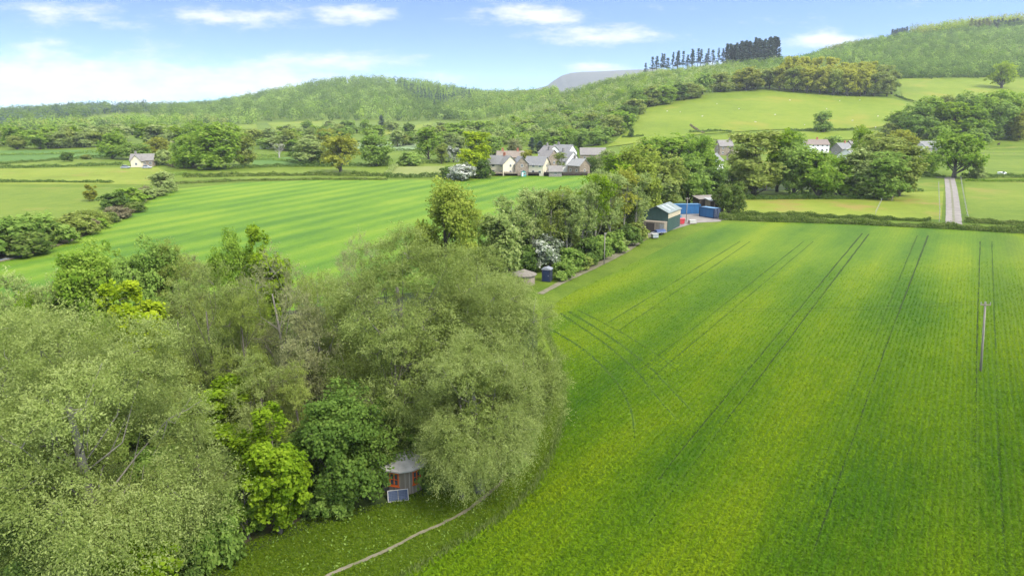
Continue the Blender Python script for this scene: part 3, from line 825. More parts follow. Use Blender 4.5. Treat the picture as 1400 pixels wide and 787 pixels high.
# far-off woods that read as one mass
def wood(name, pix, yr, spacing, mats, size=(9, 4.5), leafs=46, leaf=2.2, seed=5, cone=False, label=None, depress=0, jit=.25):
    g = np.random.default_rng(seed)
    ss = [ray(*p)[0] for p in pix]
    s0, s1 = min(ss) - .02, max(ss) + .02
    pts = []
    ys = np.arange(yr[0], yr[1], spacing)
    for y in ys:
        xs = np.arange(s0 * y, s1 * y, spacing)
        pts.append(np.c_[xs + g.uniform(-.45, .45, len(xs)) * spacing, y + g.uniform(-.45, .45, len(xs)) * spacing])
    P = np.concatenate(pts); z = hgt(P[:, 0], P[:, 1])
    u, v = project(P[:, 0], P[:, 1], z)
    k = inside(u, v, pix); P, z, u, v = P[k], z[k], u[k], v[k]
    n = len(P)
    # a tone for every tree: clumps of the same kind and strays
    nz = np.sin(P[:, 0] * .021 + 1.3 * np.sin(P[:, 1] * .013)) + np.sin(P[:, 1] * .027 + 2 * np.sin(P[:, 0] * .009 + seed))
    which = np.digitize(nz + g.normal(size=n) * 1.0, np.linspace(-1.6, 1.6, len(mats) + 1)[1:-1])
    for mi, mat in enumerate(mats):
        sel = np.nonzero(which == mi)[0]; k = len(sel)
        if not k: continue
        q = g.uniform(.6, 1.45, k); h = size[0] * q * g.uniform(.85, 1.15, k); r = size[1] * q
        d = rdir(g, k * leafs).reshape(k, leafs, 3); d[:, :, 2] = np.abs(d[:, :, 2]) * np.where(g.random((k, leafs)) < .3, -.8, 1.0)
        lump = 1 + .25 * np.sin(d[:, :, 0] * 5 + np.arange(k)[:, None]) * np.cos(d[:, :, 1] * 4 + np.arange(k)[:, None] * 2)
        if cone:
            t = g.random((k, leafs)); ang = g.uniform(0, 6.28, (k, leafs)); rr = r[:, None] * (1 - t) ** .8
            Q = np.stack([np.cos(ang) * rr, np.sin(ang) * rr, h[:, None] * (.15 + .85 * t)], 2); d = np.stack([np.cos(ang), np.sin(ang), .5 + 0 * t], 2)
        else:
            Q = d * lump[:, :, None] * np.stack([r, r, h * .55], 1)[:, None, :] * g.uniform(.75, 1, (k, leafs, 1)); Q[:, :, 2] += h[:, None] * .45
        Q = Q + np.c_[P[sel], z[sel]][:, None, :]
        Nn = unit(d.reshape(-1, 3) + np.array([0, 0, .25]) + .13 * g.normal(size=(k * leafs, 3)))
        A = rdir(g, k * leafs); A = unit(A - Nn * np.sum(A * Nn, 1, keepdims=True))
        tt = np.clip(np.repeat(np.clip(.5 + .36 * g.normal(size=k), 0, 1), leafs) + .05 * g.normal(size=k * leafs), 0, 1)
        sc = leaf * g.uniform(.7, 1.3, k * leafs)
        yield mat, leaves(Q.reshape(-1, 3), A, Nn, sc, sc * .75), tt
def wood_stuff(name, label, cat, parts):
    parts = list(parts); mats = []; V = []; T = []; I = []
    for mat, q, t in parts:
        if mat not in mats: mats.append(mat)
        V.append(q); T.append(t); I.append(np.full(len(q), mats.index(mat), np.int32))
    me = np_quads(name, np.concatenate(V), None, np.concatenate(T))
    for m in mats: me.materials.append(LM[m])
    me.polygons.foreach_set('material_index', np.concatenate(I))
    o = link(name, me); o['kind'] = 'stuff'; tag(o, label, cat); return o
# ------------------------------------------------------------------ foreground trees: the wooded river bend
FGT = 'trees in the wooded bend beside the crop field'
for a in [
    (150, 830, 418, 350, 'willow', 'willow', 'huge grey-green willow spreading over the near lower corner of the wood'),
    (10, 700, 425, 270, 'willow', 'willow', 'pale willow cut by the photo edge above the grey tent roof'),
    (285, 740, 545, 120, 'sallow', 'willow', 'small grey-green sallow leaning out between the huge willow and the lime maple'),
    (560, 585, 318, 260, 'willow', 'willow', 'tall rounded willow crowning the middle of the wood'),
    (675, 610, 375, 190, 'willow', 'willow', 'big willow bulging over the edge of the crop field'),
    (715, 628, 440, 135, 'sallow', 'willow', 'lower willow lobe hanging out beside the curved field edge'),
    (655, 672, 455, 185, 'willow', 'willow', 'willow drooping low to the right of the wooden hut'),
    (545, 640, 440, 130, 'sallow', 'willow', 'slim grey-green willow rising straight behind the wooden hut'),
    (383, 728, 563, 100, 'maple', 'lime', 'vivid lime-green maple standing left of the wooden hut'),
    (340, 735, 640, 60, 'maple', 'fresh', 'small fresh green maple tucked under the vivid lime maple'),
    (466, 690, 532, 128, 'thorn', 'deep', 'bushy deep green thorn tree against the left side of the wooden hut'),
    (526, 646, 548, 112, 'thorn', 'deep', 'dark green thorn tree spreading over the wooden hut roof'),
    (178, 868, 708, 150, 'maple', 'lime', 'low lime-green maple bush at the bottom under the huge willow'),
    (60, 870, 730, 120, 'thorn', 'dark', 'dark green undergrowth thorn at the bottom left corner'),
    (195, 560, 384, 104, 'maple', 'yellow', 'bright yellow-green maple with pale stems, brightest in the wood'),
    (150, 560, 440, 60, 'maple', 'lime', 'lime maple just left of the brightest yellow-green maple'),
    (315, 640, 522, 90, 'maple', 'lime', 'yellow-green maple top pushing up between grey willows'),
    (140, 505, 335, 105, 'thorn', 'fresh', 'dark leafy tree at the back left of the wood'),
    (215, 505, 328, 90, 'thorn', 'mid', 'deep green tree behind the brightest yellow maple'),
    (260, 500, 330, 95, 'sallow', 'olive', 'grey-olive sallow at the back of the wood against the striped field'),
    (325, 480, 318, 60, 'thorn', 'fresh', 'green feathery tree topping the back edge against the striped field'),
    (368, 470, 312, 70, 'maple', 'lime', 'lime-topped tree at the back edge against the striped field'),
    (300, 590, 365, 115, 'sallow', 'willow', 'pale rounded sallow in the middle of the wood'),
    (398, 570, 342, 120, 'twiggy', 'twig', 'grey-brown budding tree left of the tall rounded willow'),
    (345, 600, 400, 90, 'sallow', 'olive', 'olive sallow between the pale sallow and the grey-brown tree'),
    (448, 590, 372, 90, 'twiggy', 'olive', 'thin budding tree over the green tent roof'),
    (497, 470, 316, 66, 'twiggy', 'twig', 'dark twiggy treetop sticking out onto the striped field'),
    (370, 640, 480, 105, 'sallow', 'willow', 'grey-green sallow above the thorn tree, in front of dark trunks'),
    (238, 610, 462, 100, 'sallow', 'olive', 'olive sallow below the brightest yellow-green maple'),
    (105, 600, 430, 110, 'sallow', 'willow', 'pale sallow between the edge willow and the yellow maples'),
    (30, 520, 365, 80, 'sapling', 'pale', 'cluster of pale saplings at the left photo edge'),
    (85, 510, 375, 70, 'sapling', 'pale', 'thin pale saplings left of the dark leafy tree'),
    (55, 530, 400, 50, 'sapling', 'lime', 'lime-green sapling between the two pale sapling clumps'),
    (0, 560, 385, 70, 'sapling', 'olive', 'olive sapling right at the left photo edge'),
    (612, 415, 248, 98, 'thorn', 'straw', 'yellow-green tree with bare limbs standing proud above the willows'),
    (683, 405, 290, 58, 'tall', 'pale', 'grey-green ivy-clad column tree next to the yellow tree'),
    (655, 400, 285, 45, 'sallow', 'olive', 'small olive tree between the yellow tree and the ivy-clad column'),
    (705, 420, 372, 60, 'sallow', 'willow', 'low willow in front of the pale roundhouse roof'),
    (650, 455, 335, 110, 'sallow', 'willow', 'soft grey-green willow filling the gap below the yellow tree'),
    (580, 660, 600, 50, 'fgbush', 'mid', 'dark bush touching the right wall of the wooden hut'),
    (455, 705, 655, 60, 'fgbush', 'mid', 'bush at the foot of the thorn tree by the hut'),
    (425, 700, 660, 50, 'fgbush', 'dark', 'dark bush between the lime maple and the thorn tree'),
    (610, 668, 620, 60, 'fgbush', 'dark', 'dark bush under the drooping willow near the path'),
    (665, 652, 600, 70, 'fgbush', 'olive', 'olive bush under the willow beside the footpath'),
    (700, 634, 570, 80, 'fgbush', 'mid', 'green bush at the curved field edge under the willow'),
    (290, 770, 690, 90, 'fgbush', 'mid', 'green bush on the grass at the huge willow foot'),
    (235, 810, 740, 90, 'fgbush', 'dark', 'dark bush between the low lime maple and the grass'),
    (95, 780, 690, 120, 'fgbush', 'dark', 'dark undergrowth bush inside the huge willow shade'),
    (20, 740, 640, 110, 'fgbush', 'mid', 'green undergrowth bush below the grey tent roof'),
    (118, 812, 560, 190, 'sallow', 'willow', 'feathery grey-green sallow in front of the huge willow limbs'),
    (632, 682, 505, 125, 'sallow', 'willow', 'feathery sallow in front of the drooping willow trunk near the path'),
    (330, 560, 385, 110, 'sallow', 'willow', 'grey-green sallow filling the gap right of the pale rounded sallow'),
    (430, 600, 395, 110, 'sallow', 'twig', 'grey sallow with fine twigs left of the tall rounded willow'),
    (255, 540, 400, 100, 'sallow', 'willow', 'soft grey sallow right of the brightest yellow-green maple'),
    (468, 560, 372, 100, 'sallow', 'willow', 'grey-green sallow merging into the tall rounded willow'),
    (415, 650, 500, 90, 'sallow', 'olive', 'olive sallow behind the thorn tree by the hut'),
    (60, 600, 420, 130, 'sallow', 'willow', 'pale grey sallow rising behind the huge near willow'),
    (170, 620, 470, 130, 'sallow', 'willow', 'grey-green sallow between the huge willow and the yellow maple'),
    (275, 480, 345, 90, 'sallow', 'twig', 'grey budding sallow at the back of the wood'),
]: plant(*a, FGT)

# undergrowth that carpets the wood: bushes between the trunks
g0 = np.random.default_rng(3)
ug = []
for i in range(46):
    for _ in range(50):
        px, py = g0.uniform(-60, 700), g0.uniform(440, 720)
        if inside([px], [py], [(-60, 500), (60, 450), (300, 460), (560, 430), (690, 430), (715, 560), (640, 640), (590, 600), (440, 640), (330, 700), (100, 760), (-60, 760)])[0]:
            break
    ug.append((px, py, py - g0.uniform(25, 60), g0.uniform(55, 110), 'fgbush', ['dark', 'mid', 'olive'][i % 3]))
for i, (px, py, pt, wpx, k, m) in enumerate(sorted(ug)):
    plant(px, py, pt, wpx, k, m, 'undergrowth bush half hidden among the trunks of the wooded bend', 'undergrowth bushes in the wooded bend')

# ------------------------------------------------------------------ tall thin stand and thicket along the farm track
ST = 'tall thin trees along the farm track'
for a in [
    (702, 372, 268, 56, 'alder', 'pale', 'leftmost tall thin tree of the stand above the white hawthorn'),
    (727, 366, 256, 52, 'alder', 'pale', 'tall thin tree with a pale stem straight above the white hawthorn'),
    (752, 364, 255, 50, 'alder', 'olive', 'thin olive tree just right of the white hawthorn'),
    (775, 362, 262, 48, 'alder', 'pale', 'tall thin tree midway between hawthorn and track-side pole'),
    (795, 356, 248, 46, 'alder', 'pale', 'tall thin pale tree left of the track-side pole'),
    (814, 350, 238, 48, 'alder', 'lime', 'lime-tinted tall thin tree behind the track-side pole'),
    (833, 340, 232, 46, 'alder', 'pale', 'tall thin tree right of the track-side pole'),
    (852, 330, 228, 44, 'alder', 'brown', 'brownish tall thin tree two short of the green barn'),
    (868, 322, 236, 40, 'alder', 'pale', 'tall thin tree nearest the green barn'),
    (845, 318, 225, 52, 'tall', 'lime', 'lime-green treetop left of the green barn'),
    (770, 340, 270, 60, 'tree', 'olive', 'olive tree filling in behind the tall thin stand'),
    (820, 322, 262, 60, 'tree', 'olive', 'rounded olive tree deep in the stand left of the barn'),
    (715, 352, 292, 56, 'tree', 'mid', 'green tree low behind the leftmost thin tree'),
    (743, 369, 322, 56, 'blossom', 'may', 'white-flowering hawthorn beside the navy shed'),
    (722, 372, 335, 40, 'bush', 'dark', 'dark bush left of the white hawthorn'),
    (768, 382, 358, 32, 'bush', 'mid', 'clipped green bush beside the navy shed on the grass'),
    (780, 370, 338, 42, 'bush', 'mid', 'green thicket bush right of the white hawthorn'),
    (800, 362, 325, 44, 'bush', 'dark', 'dark thicket bush at the foot of the thin trees'),
    (818, 354, 322, 40, 'bush', 'mid', 'green thicket bush at the foot of the track-side pole'),
    (838, 344, 316, 40, 'bush', 'mid', 'track-side thicket bush halfway between pole and barn'),
    (856, 335, 308, 40, 'bush', 'dark', 'dark thicket bush nearest the green barn'),
    (872, 326, 304, 30, 'bush', 'olive', 'low olive bush at the barn end of the thicket'),
    (793, 367, 348, 36, 'bush', 'olive', 'low olive bush on the track verge below the thicket'),
    (845, 341, 325, 34, 'bush', 'pale', 'pale low bush on the track verge near the barn'),
    (728, 350, 264, 48, 'tall', 'pale', 'pale leafy tree behind the leftmost thin stems of the stand'),
    (762, 342, 258, 50, 'tall', 'olive', 'olive leafy tree in the back row above the white hawthorn'),
    (792, 334, 254, 50, 'tall', 'pale', 'pale leafy tree in the back row left of the track-side pole'),
    (822, 326, 246, 50, 'tall', 'olive', 'olive leafy tree in the back row right of the track-side pole'),
    (856, 318, 238, 44, 'tall', 'pale', 'pale leafy tree closest behind the barn gable'),
    (690, 372, 300, 50, 'tall', 'pale', 'pale leafy tree joining the thin stand to the ivy-clad column'),
]: plant(*a, ST if a[4] == 'alder' else None)

# ------------------------------------------------------------------ trees behind the barn and round the right-hand paddocks
for a in [
    (868, 300, 200, 70, 'tree', 'straw', 'large straw-green tree behind the green barn'),
    (845, 270, 210, 55, 'tree', 'lime', 'lime tree between the village field and the straw-green tree'),
    (905, 284, 212, 66, 'tree', 'olive', 'olive tree rising right behind the green barn roof'),
    (940, 280, 212, 60, 'tree', 'mid', 'green tree behind the long blue container'),
    (915, 245, 183, 96, 'oak', 'fresh', 'broad dark-headed oak above the trees behind the barn'),
    (955, 250, 186, 60, 'oak', 'fresh', 'right-hand half of the broad oak pair above the barn'),
    (880, 240, 190, 50, 'oak', 'olive', 'olive oak at the left shoulder of the broad oak pair'),
    (968, 272, 228, 50, 'tree', 'dark', 'dark tree behind the brown open shed'),
    (900, 286, 238, 54, 'tree', 'pale', 'pale leafy tree hard against the barn back wall'),
    (995, 292, 250, 44, 'blossom', 'hedge', 'round may bush at the hedge end beside the blue containers'),
    (975, 262, 238, 36, 'bush', 'dark', 'dark bush above the sheds'),
    (1000, 262, 230, 40, 'tree', 'mid', 'mid-green tree left of the big willow in the paddock row'),
    (1030, 268, 180, 76, 'tall', 'olive', 'big olive willow at the left of the paddock tree row'),
    (1062, 262, 178, 44, 'tall', 'lime', 'lime tree behind the paddock row, left of the red-roofed house'),
    (1085, 266, 196, 60, 'tree', 'mid', 'deep green tree second in the paddock row'),
    (1082, 240, 182, 34, 'tree', 'fresh', 'fresh green treetop just left of the red-roofed house'),
    (1118, 270, 205, 64, 'tree', 'fresh', 'rounded green tree in the paddock row below the red-roofed house'),
    (1148, 268, 212, 56, 'tree', 'fresh', 'fresh green tree in the middle of the paddock row'),
    (1176, 270, 204, 54, 'tall', 'pale', 'tall grey-green tree right of centre in the paddock row'),
    (1205, 272, 208, 66, 'tree', 'mid', 'bushy tree near the right end of the paddock row'),
    (1228, 268, 198, 54, 'tall', 'olive', 'olive tree last in the paddock row, beside the rail fence'),
    (1200, 240, 182, 60, 'tree', 'olive', 'olive treetop left of the white farmhouse'),
    (1178, 226, 172, 34, 'tree', 'lime', 'pale lime tree above the grey village roofs'),
    (1222, 226, 178, 50, 'tree', 'brown', 'bronze bushy tree above the paddock row'),
    (1262, 236, 205, 36, 'tree', 'fresh', 'small light tree in front of the white farmhouse'),
    (1304, 243, 178, 66, 'oak', 'fresh', 'sturdy round oak standing at the head of the lane'),
    (1336, 244, 222, 22, 'bush', 'pale', 'pale thin bush beside the small white trailer'),
    (1125, 181, 152, 26, 'tree', 'mid', 'lone round tree on the hedge across the hillside field'),
    (1369, 121, 84, 36, 'oak', 'yellow', 'lone yellow-green oak on the upper hill pasture'),
    (1140, 205, 186, 26, 'bush', 'mid', 'low green garden tree between the village roofs'),
    (863, 188, 175, 9, 'bush', 'dark', 'small dark bush alone at the foot of the hillside field'),
]: plant(*a)

# grove on the right hillside
gr = [(1232, 180, 150, 40, 'tree', 'fresh'), (1252, 190, 140, 46, 'tree', 'mid'), (1275, 186, 132, 48, 'tree', 'fresh'), (1294, 172, 130, 40, 'tree', 'olive'), (1300, 190, 140, 50, 'tree', 'lime'),
      (1322, 176, 126, 46, 'tree', 'mid'), (1328, 192, 146, 44, 'tree', 'fresh'), (1345, 186, 124, 56, 'tree', 'fresh'), (1360, 190, 138, 44, 'tree', 'mid'), (1378, 184, 128, 46, 'tree', 'fresh'),
      (1392, 192, 150, 36, 'tree', 'brown'), (1412, 188, 138, 50, 'tree', 'fresh'), (1240, 190, 166, 26, 'bush', 'fresh'), (1216, 188, 168, 24, 'bush', 'olive'), (1285, 196, 172, 30, 'bush', 'fresh'), (1335, 196, 175, 34, 'bush', 'mid')]
belt(gr, 'tree', 'in the grove on the slope above the farmhouse', 'grove above the farmhouse')

# left valley, single trees
for a in [
    (290, 231, 168, 82, 'tree', 'fresh', 'very large spreading green tree in the middle of the left valley'),
    (262, 229, 185, 50, 'tree', 'fresh', 'green tree leaning on the left of the largest valley tree'),
    (335, 227, 182, 40, 'tree', 'olive', 'olive tree at the right of the largest valley tree'),
    (268, 205, 165, 34, 'tree', 'fresh', 'green tree peeping over the largest valley tree'),
    (184, 218, 195, 44, 'oak', 'mid', 'dark domed tree behind the stone cottage'),
    (154, 217, 180, 38, 'tree', 'fresh', 'light green tree left of the dark domed tree'),
    (214, 214, 188, 32, 'tree', 'brown', 'bronze tree behind the stone cottage'),
    (222, 226, 205, 28, 'bush', 'pale', 'pale garden bush right of the stone cottage'),
    (242, 226, 212, 28, 'bush', 'fresh', 'green garden bush two right of the stone cottage'),
    (92, 221, 208, 16, 'bush', 'dark', 'small dark bush on the far-left hedge line'),
    (118, 218, 211, 14, 'bush', 'olive', 'small olive bush right of the small dark bush'),
    (228, 263, 234, 42, 'blossom', 'pale', 'big grey hawthorn at the corner of the striped field'),
    (123, 275, 252, 18, 'maple', 'brown', 'small orange-tinged sapling on the left pasture'),
    (466, 236, 182, 54, 'oak', 'brown', 'bronze oak with a stout trunk in the mid-valley pasture'),
    (515, 227, 184, 46, 'tree', 'mid', 'neat round-domed tree right of the bronze oak'),
    (586, 218, 174, 30, 'tall', 'fresh', 'upright bright green tree in the mid valley'),
    (604, 224, 196, 18, 'tall', 'olive', 'slim grey tree right of the upright bright tree'),
    (562, 226, 208, 34, 'bush', 'mid', 'green bush at the foot of the upright bright tree'),
    (650, 240, 180, 44, 'tall', 'yellow', 'tall lime-green tree beside the village houses'),
    (640, 243, 204, 40, 'tree', 'yellow', 'lower lime-green tree at the village field corner'),
    (632, 247, 224, 40, 'blossom', 'may', 'white hawthorn below the lime-green village tree'),
    (660, 244, 218, 24, 'bush', 'dark', 'dark bush right of the white hawthorn by the village'),
    (614, 244, 228, 26, 'bush', 'dark', 'dark hedge bush left of the white hawthorn by the village'),
    (620, 222, 200, 24, 'blossom', 'may', 'whitish blossom tree behind the lime-green village tree'),
    (382, 217, 194, 26, 'bare', 'twig', 'dead white tree in the mid-left valley'),
    (430, 225, 190, 56, 'tree', 'pale', 'wide grey-green tree group left of the bronze oak'),
    (410, 222, 200, 30, 'tree', 'dark', 'dark tree left of the wide grey-green group'),
    (440, 226, 208, 26, 'bush', 'dark', 'dark bush below the wide grey-green group'),
    (402, 206, 178, 26, 'tree', 'olive', 'olive tree behind the dead white tree'),
    (444, 200, 176, 30, 'tree', 'brown', 'brownish tree behind the wide grey-green group'),
    (738, 239, 223, 18, 'bush', 'fresh', 'round clipped green bush by the village back fences'),
    (721, 234, 205, 18, 'tree', 'brown', 'small bronze tree between the cream houses'),
    (766, 240, 208, 18, 'alder', 'olive', 'slim half-bare tree before the white gabled house'),
    (808, 236, 213, 18, 'tree', 'dark', 'dark green garden tree at the end of the village row'),
    (704, 214, 190, 22, 'tree', 'twig', 'grey budding tree behind the cream houses'),
    (727, 210, 188, 13, 'spruce', 'blue', 'dark conifer behind the cream houses'),
    (738, 210, 193, 14, 'spruce', 'blue', 'shorter dark conifer right of its neighbour behind the houses'),
    (792, 210, 186, 15, 'spruce', 'dark', 'dark upright tree behind the white houses'),
    (826, 236, 205, 32, 'tree', 'pale', 'pale bushy tree at the right end of the village field'),
    (784, 214, 200, 18, 'bush', 'fresh', 'small green garden bush beside the white gabled house'),
    (675, 212, 186, 26, 'tree', 'mid', 'green tree behind the leftmost village house'),
    (600, 206, 186, 20, 'tree', 'mid', 'dark green tree behind the slim grey tree'),
]: plant(*a)

# belts across the valley floor
g1 = np.random.default_rng(8)
def scatter_belt(n, poly, hpx, wpx, kinds, mats, noun, where, group, maxn=30):
    it = []
    x0, x1 = min(p[0] for p in poly), max(p[0] for p in poly); y0, y1 = min(p[1] for p in poly), max(p[1] for p in poly)
    tries = 0
    while len(it) < n and tries < 4000:
        tries += 1
        px, py = g1.uniform(x0, x1), g1.uniform(y0, y1)
        if not inside([px], [py], poly)[0]: continue
        if any(abs(px - q[0]) < wpx[0] * .35 and abs(py - q[1]) < 4 for q in it): continue
        k = (py - 160) / 40
        it.append((round(px, 1), round(py, 1), py - g1.uniform(*hpx) * (.7 + .3 * k), g1.uniform(*wpx) * (.7 + .3 * k), kinds[int(g1.integers(len(kinds)))], mats[int(g1.integers(len(mats)))]))
    belt(it, noun, where, group)
FT = ['ftree', 'ftree', 'tree']
scatter_belt(28, [(-20, 196), (150, 192), (235, 188), (250, 196), (150, 203), (-20, 206)], (18, 30), (22, 38), FT, ['olive', 'pale', 'fresh', 'pale', 'lime'], 'tree', 'in the far-left field belt', 'belt behind the far-left fields')
scatter_belt(20, [(-20, 184), (240, 180), (250, 186), (-20, 192)], (12, 20), (18, 30), ['ftree'], ['pale', 'mid', 'pale', 'fresh'], 'tree', 'in the belt under the far-left ridge', 'higher belt on the far left')
scatter_belt(22, [(320, 196), (470, 190), (520, 194), (470, 206), (360, 208)], (14, 26), (20, 34), FT, ['olive', 'pale', 'mid', 'pale', 'fresh'], 'tree', 'in the mid-valley belt behind the bronze oak', 'mid-valley belt')
scatter_belt(20, [(350, 180), (500, 178), (640, 178), (640, 186), (360, 188)], (10, 18), (14, 24), ['ftree'], ['olive', 'pale', 'mid', 'fresh', 'lime'], 'tree', 'at the foot of the central hill', 'belt at the foot of the central hill')
scatter_belt(26, [(530, 200), (600, 186), (690, 176), (700, 196), (640, 208)], (14, 24), (20, 30), FT, ['olive', 'pale', 'mid', 'fresh', 'pale'], 'tree', 'in the belt left of the village slope', 'belt left of the village slope')
scatter_belt(30, [(670, 198), (740, 176), (800, 170), (858, 180), (830, 202), (780, 206), (700, 206)], (16, 26), (20, 32), FT, ['olive', 'pale', 'mid', 'fresh', 'dark'], 'tree', 'on the slope just behind the village', 'trees just behind the village')
scatter_belt(20, [(690, 178), (760, 150), (850, 160), (868, 172), (790, 172)], (14, 24), (18, 28), ['ftree'], ['olive', 'lime', 'mid', 'fresh', 'pale'], 'tree', 'on the higher slope above the village', 'trees higher above the village')
belt([(480, 180, 164, 13, 'ftree', 'mid'), (500, 182, 163, 14, 'ftree', 'fresh'), (522, 178, 158, 13, 'spruce', 'blue'), (395, 183, 170, 18, 'ftree', 'pale'), (420, 180, 165, 18, 'ftree', 'mid'), (452, 180, 165, 20, 'ftree', 'pale'), (560, 186, 168, 18, 'ftree', 'dark'), (545, 192, 176, 18, 'ftree', 'pale')],
     'round tree', 'by the bright fields under the hill', 'round trees under the central hill')
# wooded edge along the top and left of the hillside field
ed = []
for i, (px, py) in enumerate([(828, 196), (838, 186), (850, 178), (858, 168), (866, 158), (872, 150), (888, 146), (905, 143), (925, 138), (945, 135), (960, 130), (985, 126), (1010, 123), (1030, 122), (1052, 122)]):
    ed.append((px, py, py - (22 + (i * 7) % 9), 26 + (i * 5) % 12, 'tree' if i % 2 else 'ftree', ['mid', 'olive', 'fresh', 'dark', 'olive'][i % 5]))
ed.append((1020, 124, 92, 44, 'tree', 'brown'))
belt(ed, 'tree', 'edging the hillside field', 'edge of the hillside field')
# young beech block
bb = []
for i in range(26):
    px = 1066 + i * 6.1; row = i % 3
    py = np.interp(px, [1060, 1100, 1150, 1225], [124, 128, 132, 132]) - row * 3
    bb.append((px, py, py - 34 - (i * 5) % 7 - row * 3 + max(0, (px - 1190) * .35), 19 + i % 4 * 2, 'tall', ('beech' if row else ['beech', 'straw', 'beech'][(i // 3) % 3]) if px < 1192 else 'olive'))
belt(bb, 'beech', 'in the yellowish wood block on the hillside', 'yellowish beech block')

# conifers on the skyline
pn = []
for i, px in enumerate([884, 892, 897, 903, 909, 913, 919, 924, 928, 934, 939, 944, 948, 954, 957, 963, 969, 974, 981, 986]):
    pb = np.interp(px, [880, 940, 1000], [101, 95, 91]); ht = np.interp(px, [880, 900, 950, 990], [18, 23, 26, 24]) + (i * 7) % 5 - 2
    pn.append((px + (i * 5) % 4 - 1.5, pb, pb - ht * (.86 + .07 * ((i * 3) % 5)), 6.5 + i % 3, 'pine', 'blue'))
belt(pn, 'pine', 'in the skyline row of tall pines', 'thin skyline pine row')
sp_ = []
for i in range(22):
    px = 993 + i * 3.2 + (i % 2); pb = np.interp(px, [990, 1062], [90, 82]) + (i % 3) * 1.5; pt = np.interp(px, [990, 1005, 1062], [63, 57, 49]) + (i * 5) % 4
    sp_.append((px, pb, pt + (i * 7) % 6 - 2, 11 + (i * 3) % 4, 'spruce', 'blue' if i % 3 else 'needle'))
belt(sp_, 'spruce', 'in the dense dark skyline block', 'dense skyline spruce block')
s2 = [(1219 + i * 3.3, 53 - i * .8, 40 - i * .6 + i % 2, 6.5, 'spruce', 'blue') for i in range(7)]
belt(s2, 'spruce', 'in the small dark clump on the far ridge', 'small ridge clump')
s3 = [(1327 + i * 5.2, 42 - i * .4, 25 + (i * 3) % 4, 8, 'pine' if i < 6 else 'spruce', 'twig' if i < 6 else 'blue') for i in range(15)]
belt(s3, 'conifer', 'in the mixed strip at top right', 'top right conifer strip')

# ------------------------------------------------------------------ far woods
W = wood
wood_stuff('far_left_wood', 'hazy wooded ridge closing the valley on the far left', 'wood',
    list(W('w', [(-150, 185), (-150, 130), (260, 130), (345, 120), (345, 135), (250, 158), (205, 155), (150, 156), (108, 162), (20, 177)], (850, 1480), 13, ['dark', 'blue', 'needle', 'dark'], (14, 6.4), 76, 2.2, 5)) +
    list(W('w', [(-150, 186), (-20, 180), (20, 176), (110, 171), (250, 164), (350, 165), (350, 171), (170, 173), (20, 184)], (700, 1100), 12, ['mid', 'dark', 'olive', 'fresh'], (11, 5), 50, 2.2, 6)))
wood_stuff('central_hill_wood', 'mixed spring woodland covering the central hill', 'wood',
    list(W('w', [(205, 163), (260, 145), (330, 128), (400, 112), (520, 109), (600, 112), (690, 122), (720, 140), (700, 150), (640, 165), (560, 166), (450, 165), (330, 167)], (900, 1700), 16.5, ['deep', 'dark', 'mid', 'deep', 'fresh', 'dark', 'mid', 'deep'], (15, 7.4), 96, 2.3, 7)) +
    list(W('w', [(405, 116), (440, 100), (560, 100), (592, 112), (570, 117), (530, 113), (480, 111), (440, 112), (425, 118)], (1450, 1760), 8, ['needle'], (26, 4.2), 60, 1.8, 9, cone=True)) +
    list(W('w', [(545, 124), (562, 128), (600, 144), (640, 138), (648, 146), (600, 152), (565, 140)], (1100, 1600), 11, ['needle'], (22, 3.6), 50, 1.8, 10, cone=True)) +
    list(W('w', [(620, 120), (700, 118), (760, 118), (760, 150), (700, 160), (640, 165), (600, 165)], (800, 1500), 13, ['mid', 'deep', 'olive', 'dark', 'fresh'], (14, 6.4), 80, 2.1, 11)))
wood_stuff('village_slope_wood', 'pale mixed woodland on the slope between village and skyline', 'wood',
    list(W('w', [(660, 178), (720, 158), (735, 125), (800, 112), (840, 105), (880, 98), (960, 93), (1050, 84), (1065, 86), (1065, 120), (1000, 122), (950, 128), (880, 146), (862, 168), (840, 186), (820, 200), (760, 204), (680, 204)], (470, 1040), 7.5, ['pale', 'fresh', 'olive', 'mid', 'pale', 'lime', 'dark'], (8, 3.7), 84, 1.15, 12)))
wood_stuff('right_hill_wood', 'dense green plantation covering the big hill on the right', 'wood',
    list(W('w', [(1060, 110), (1060, 78), (1140, 64), (1220, 48), (1320, 38), (1440, 26), (1560, 26), (1560, 106), (1400, 106), (1225, 109), (1215, 118), (1190, 92), (1120, 84)], (820, 1440), 10.5, ['mid', 'deep', 'dark', 'fresh', 'deep'], (9.5, 4.6), 70, 1.5, 13)) +
    list(W('w', [(1180, 92), (1290, 84), (1420, 84), (1560, 84), (1560, 107), (1225, 109)], (820, 1100), 10, ['dark', 'mid', 'dark'], (10, 4.6), 66, 1.55, 14)) +
    list(W('w', [(1236, 50), (1236, 40), (1330, 30), (1400, 22), (1400, 34), (1330, 42), (1260, 50)], (1300, 1520), 8, ['yellow', 'brown', 'brown'], (17, 4), 34, 2, 15)) +
    list(W('w', [(1065, 80), (1110, 68), (1200, 52), (1205, 56), (1130, 74), (1070, 84)], (1000, 1420), 9, ['twig', 'brown', 'olive'], (10, 3.6), 30, 1.8, 16)))
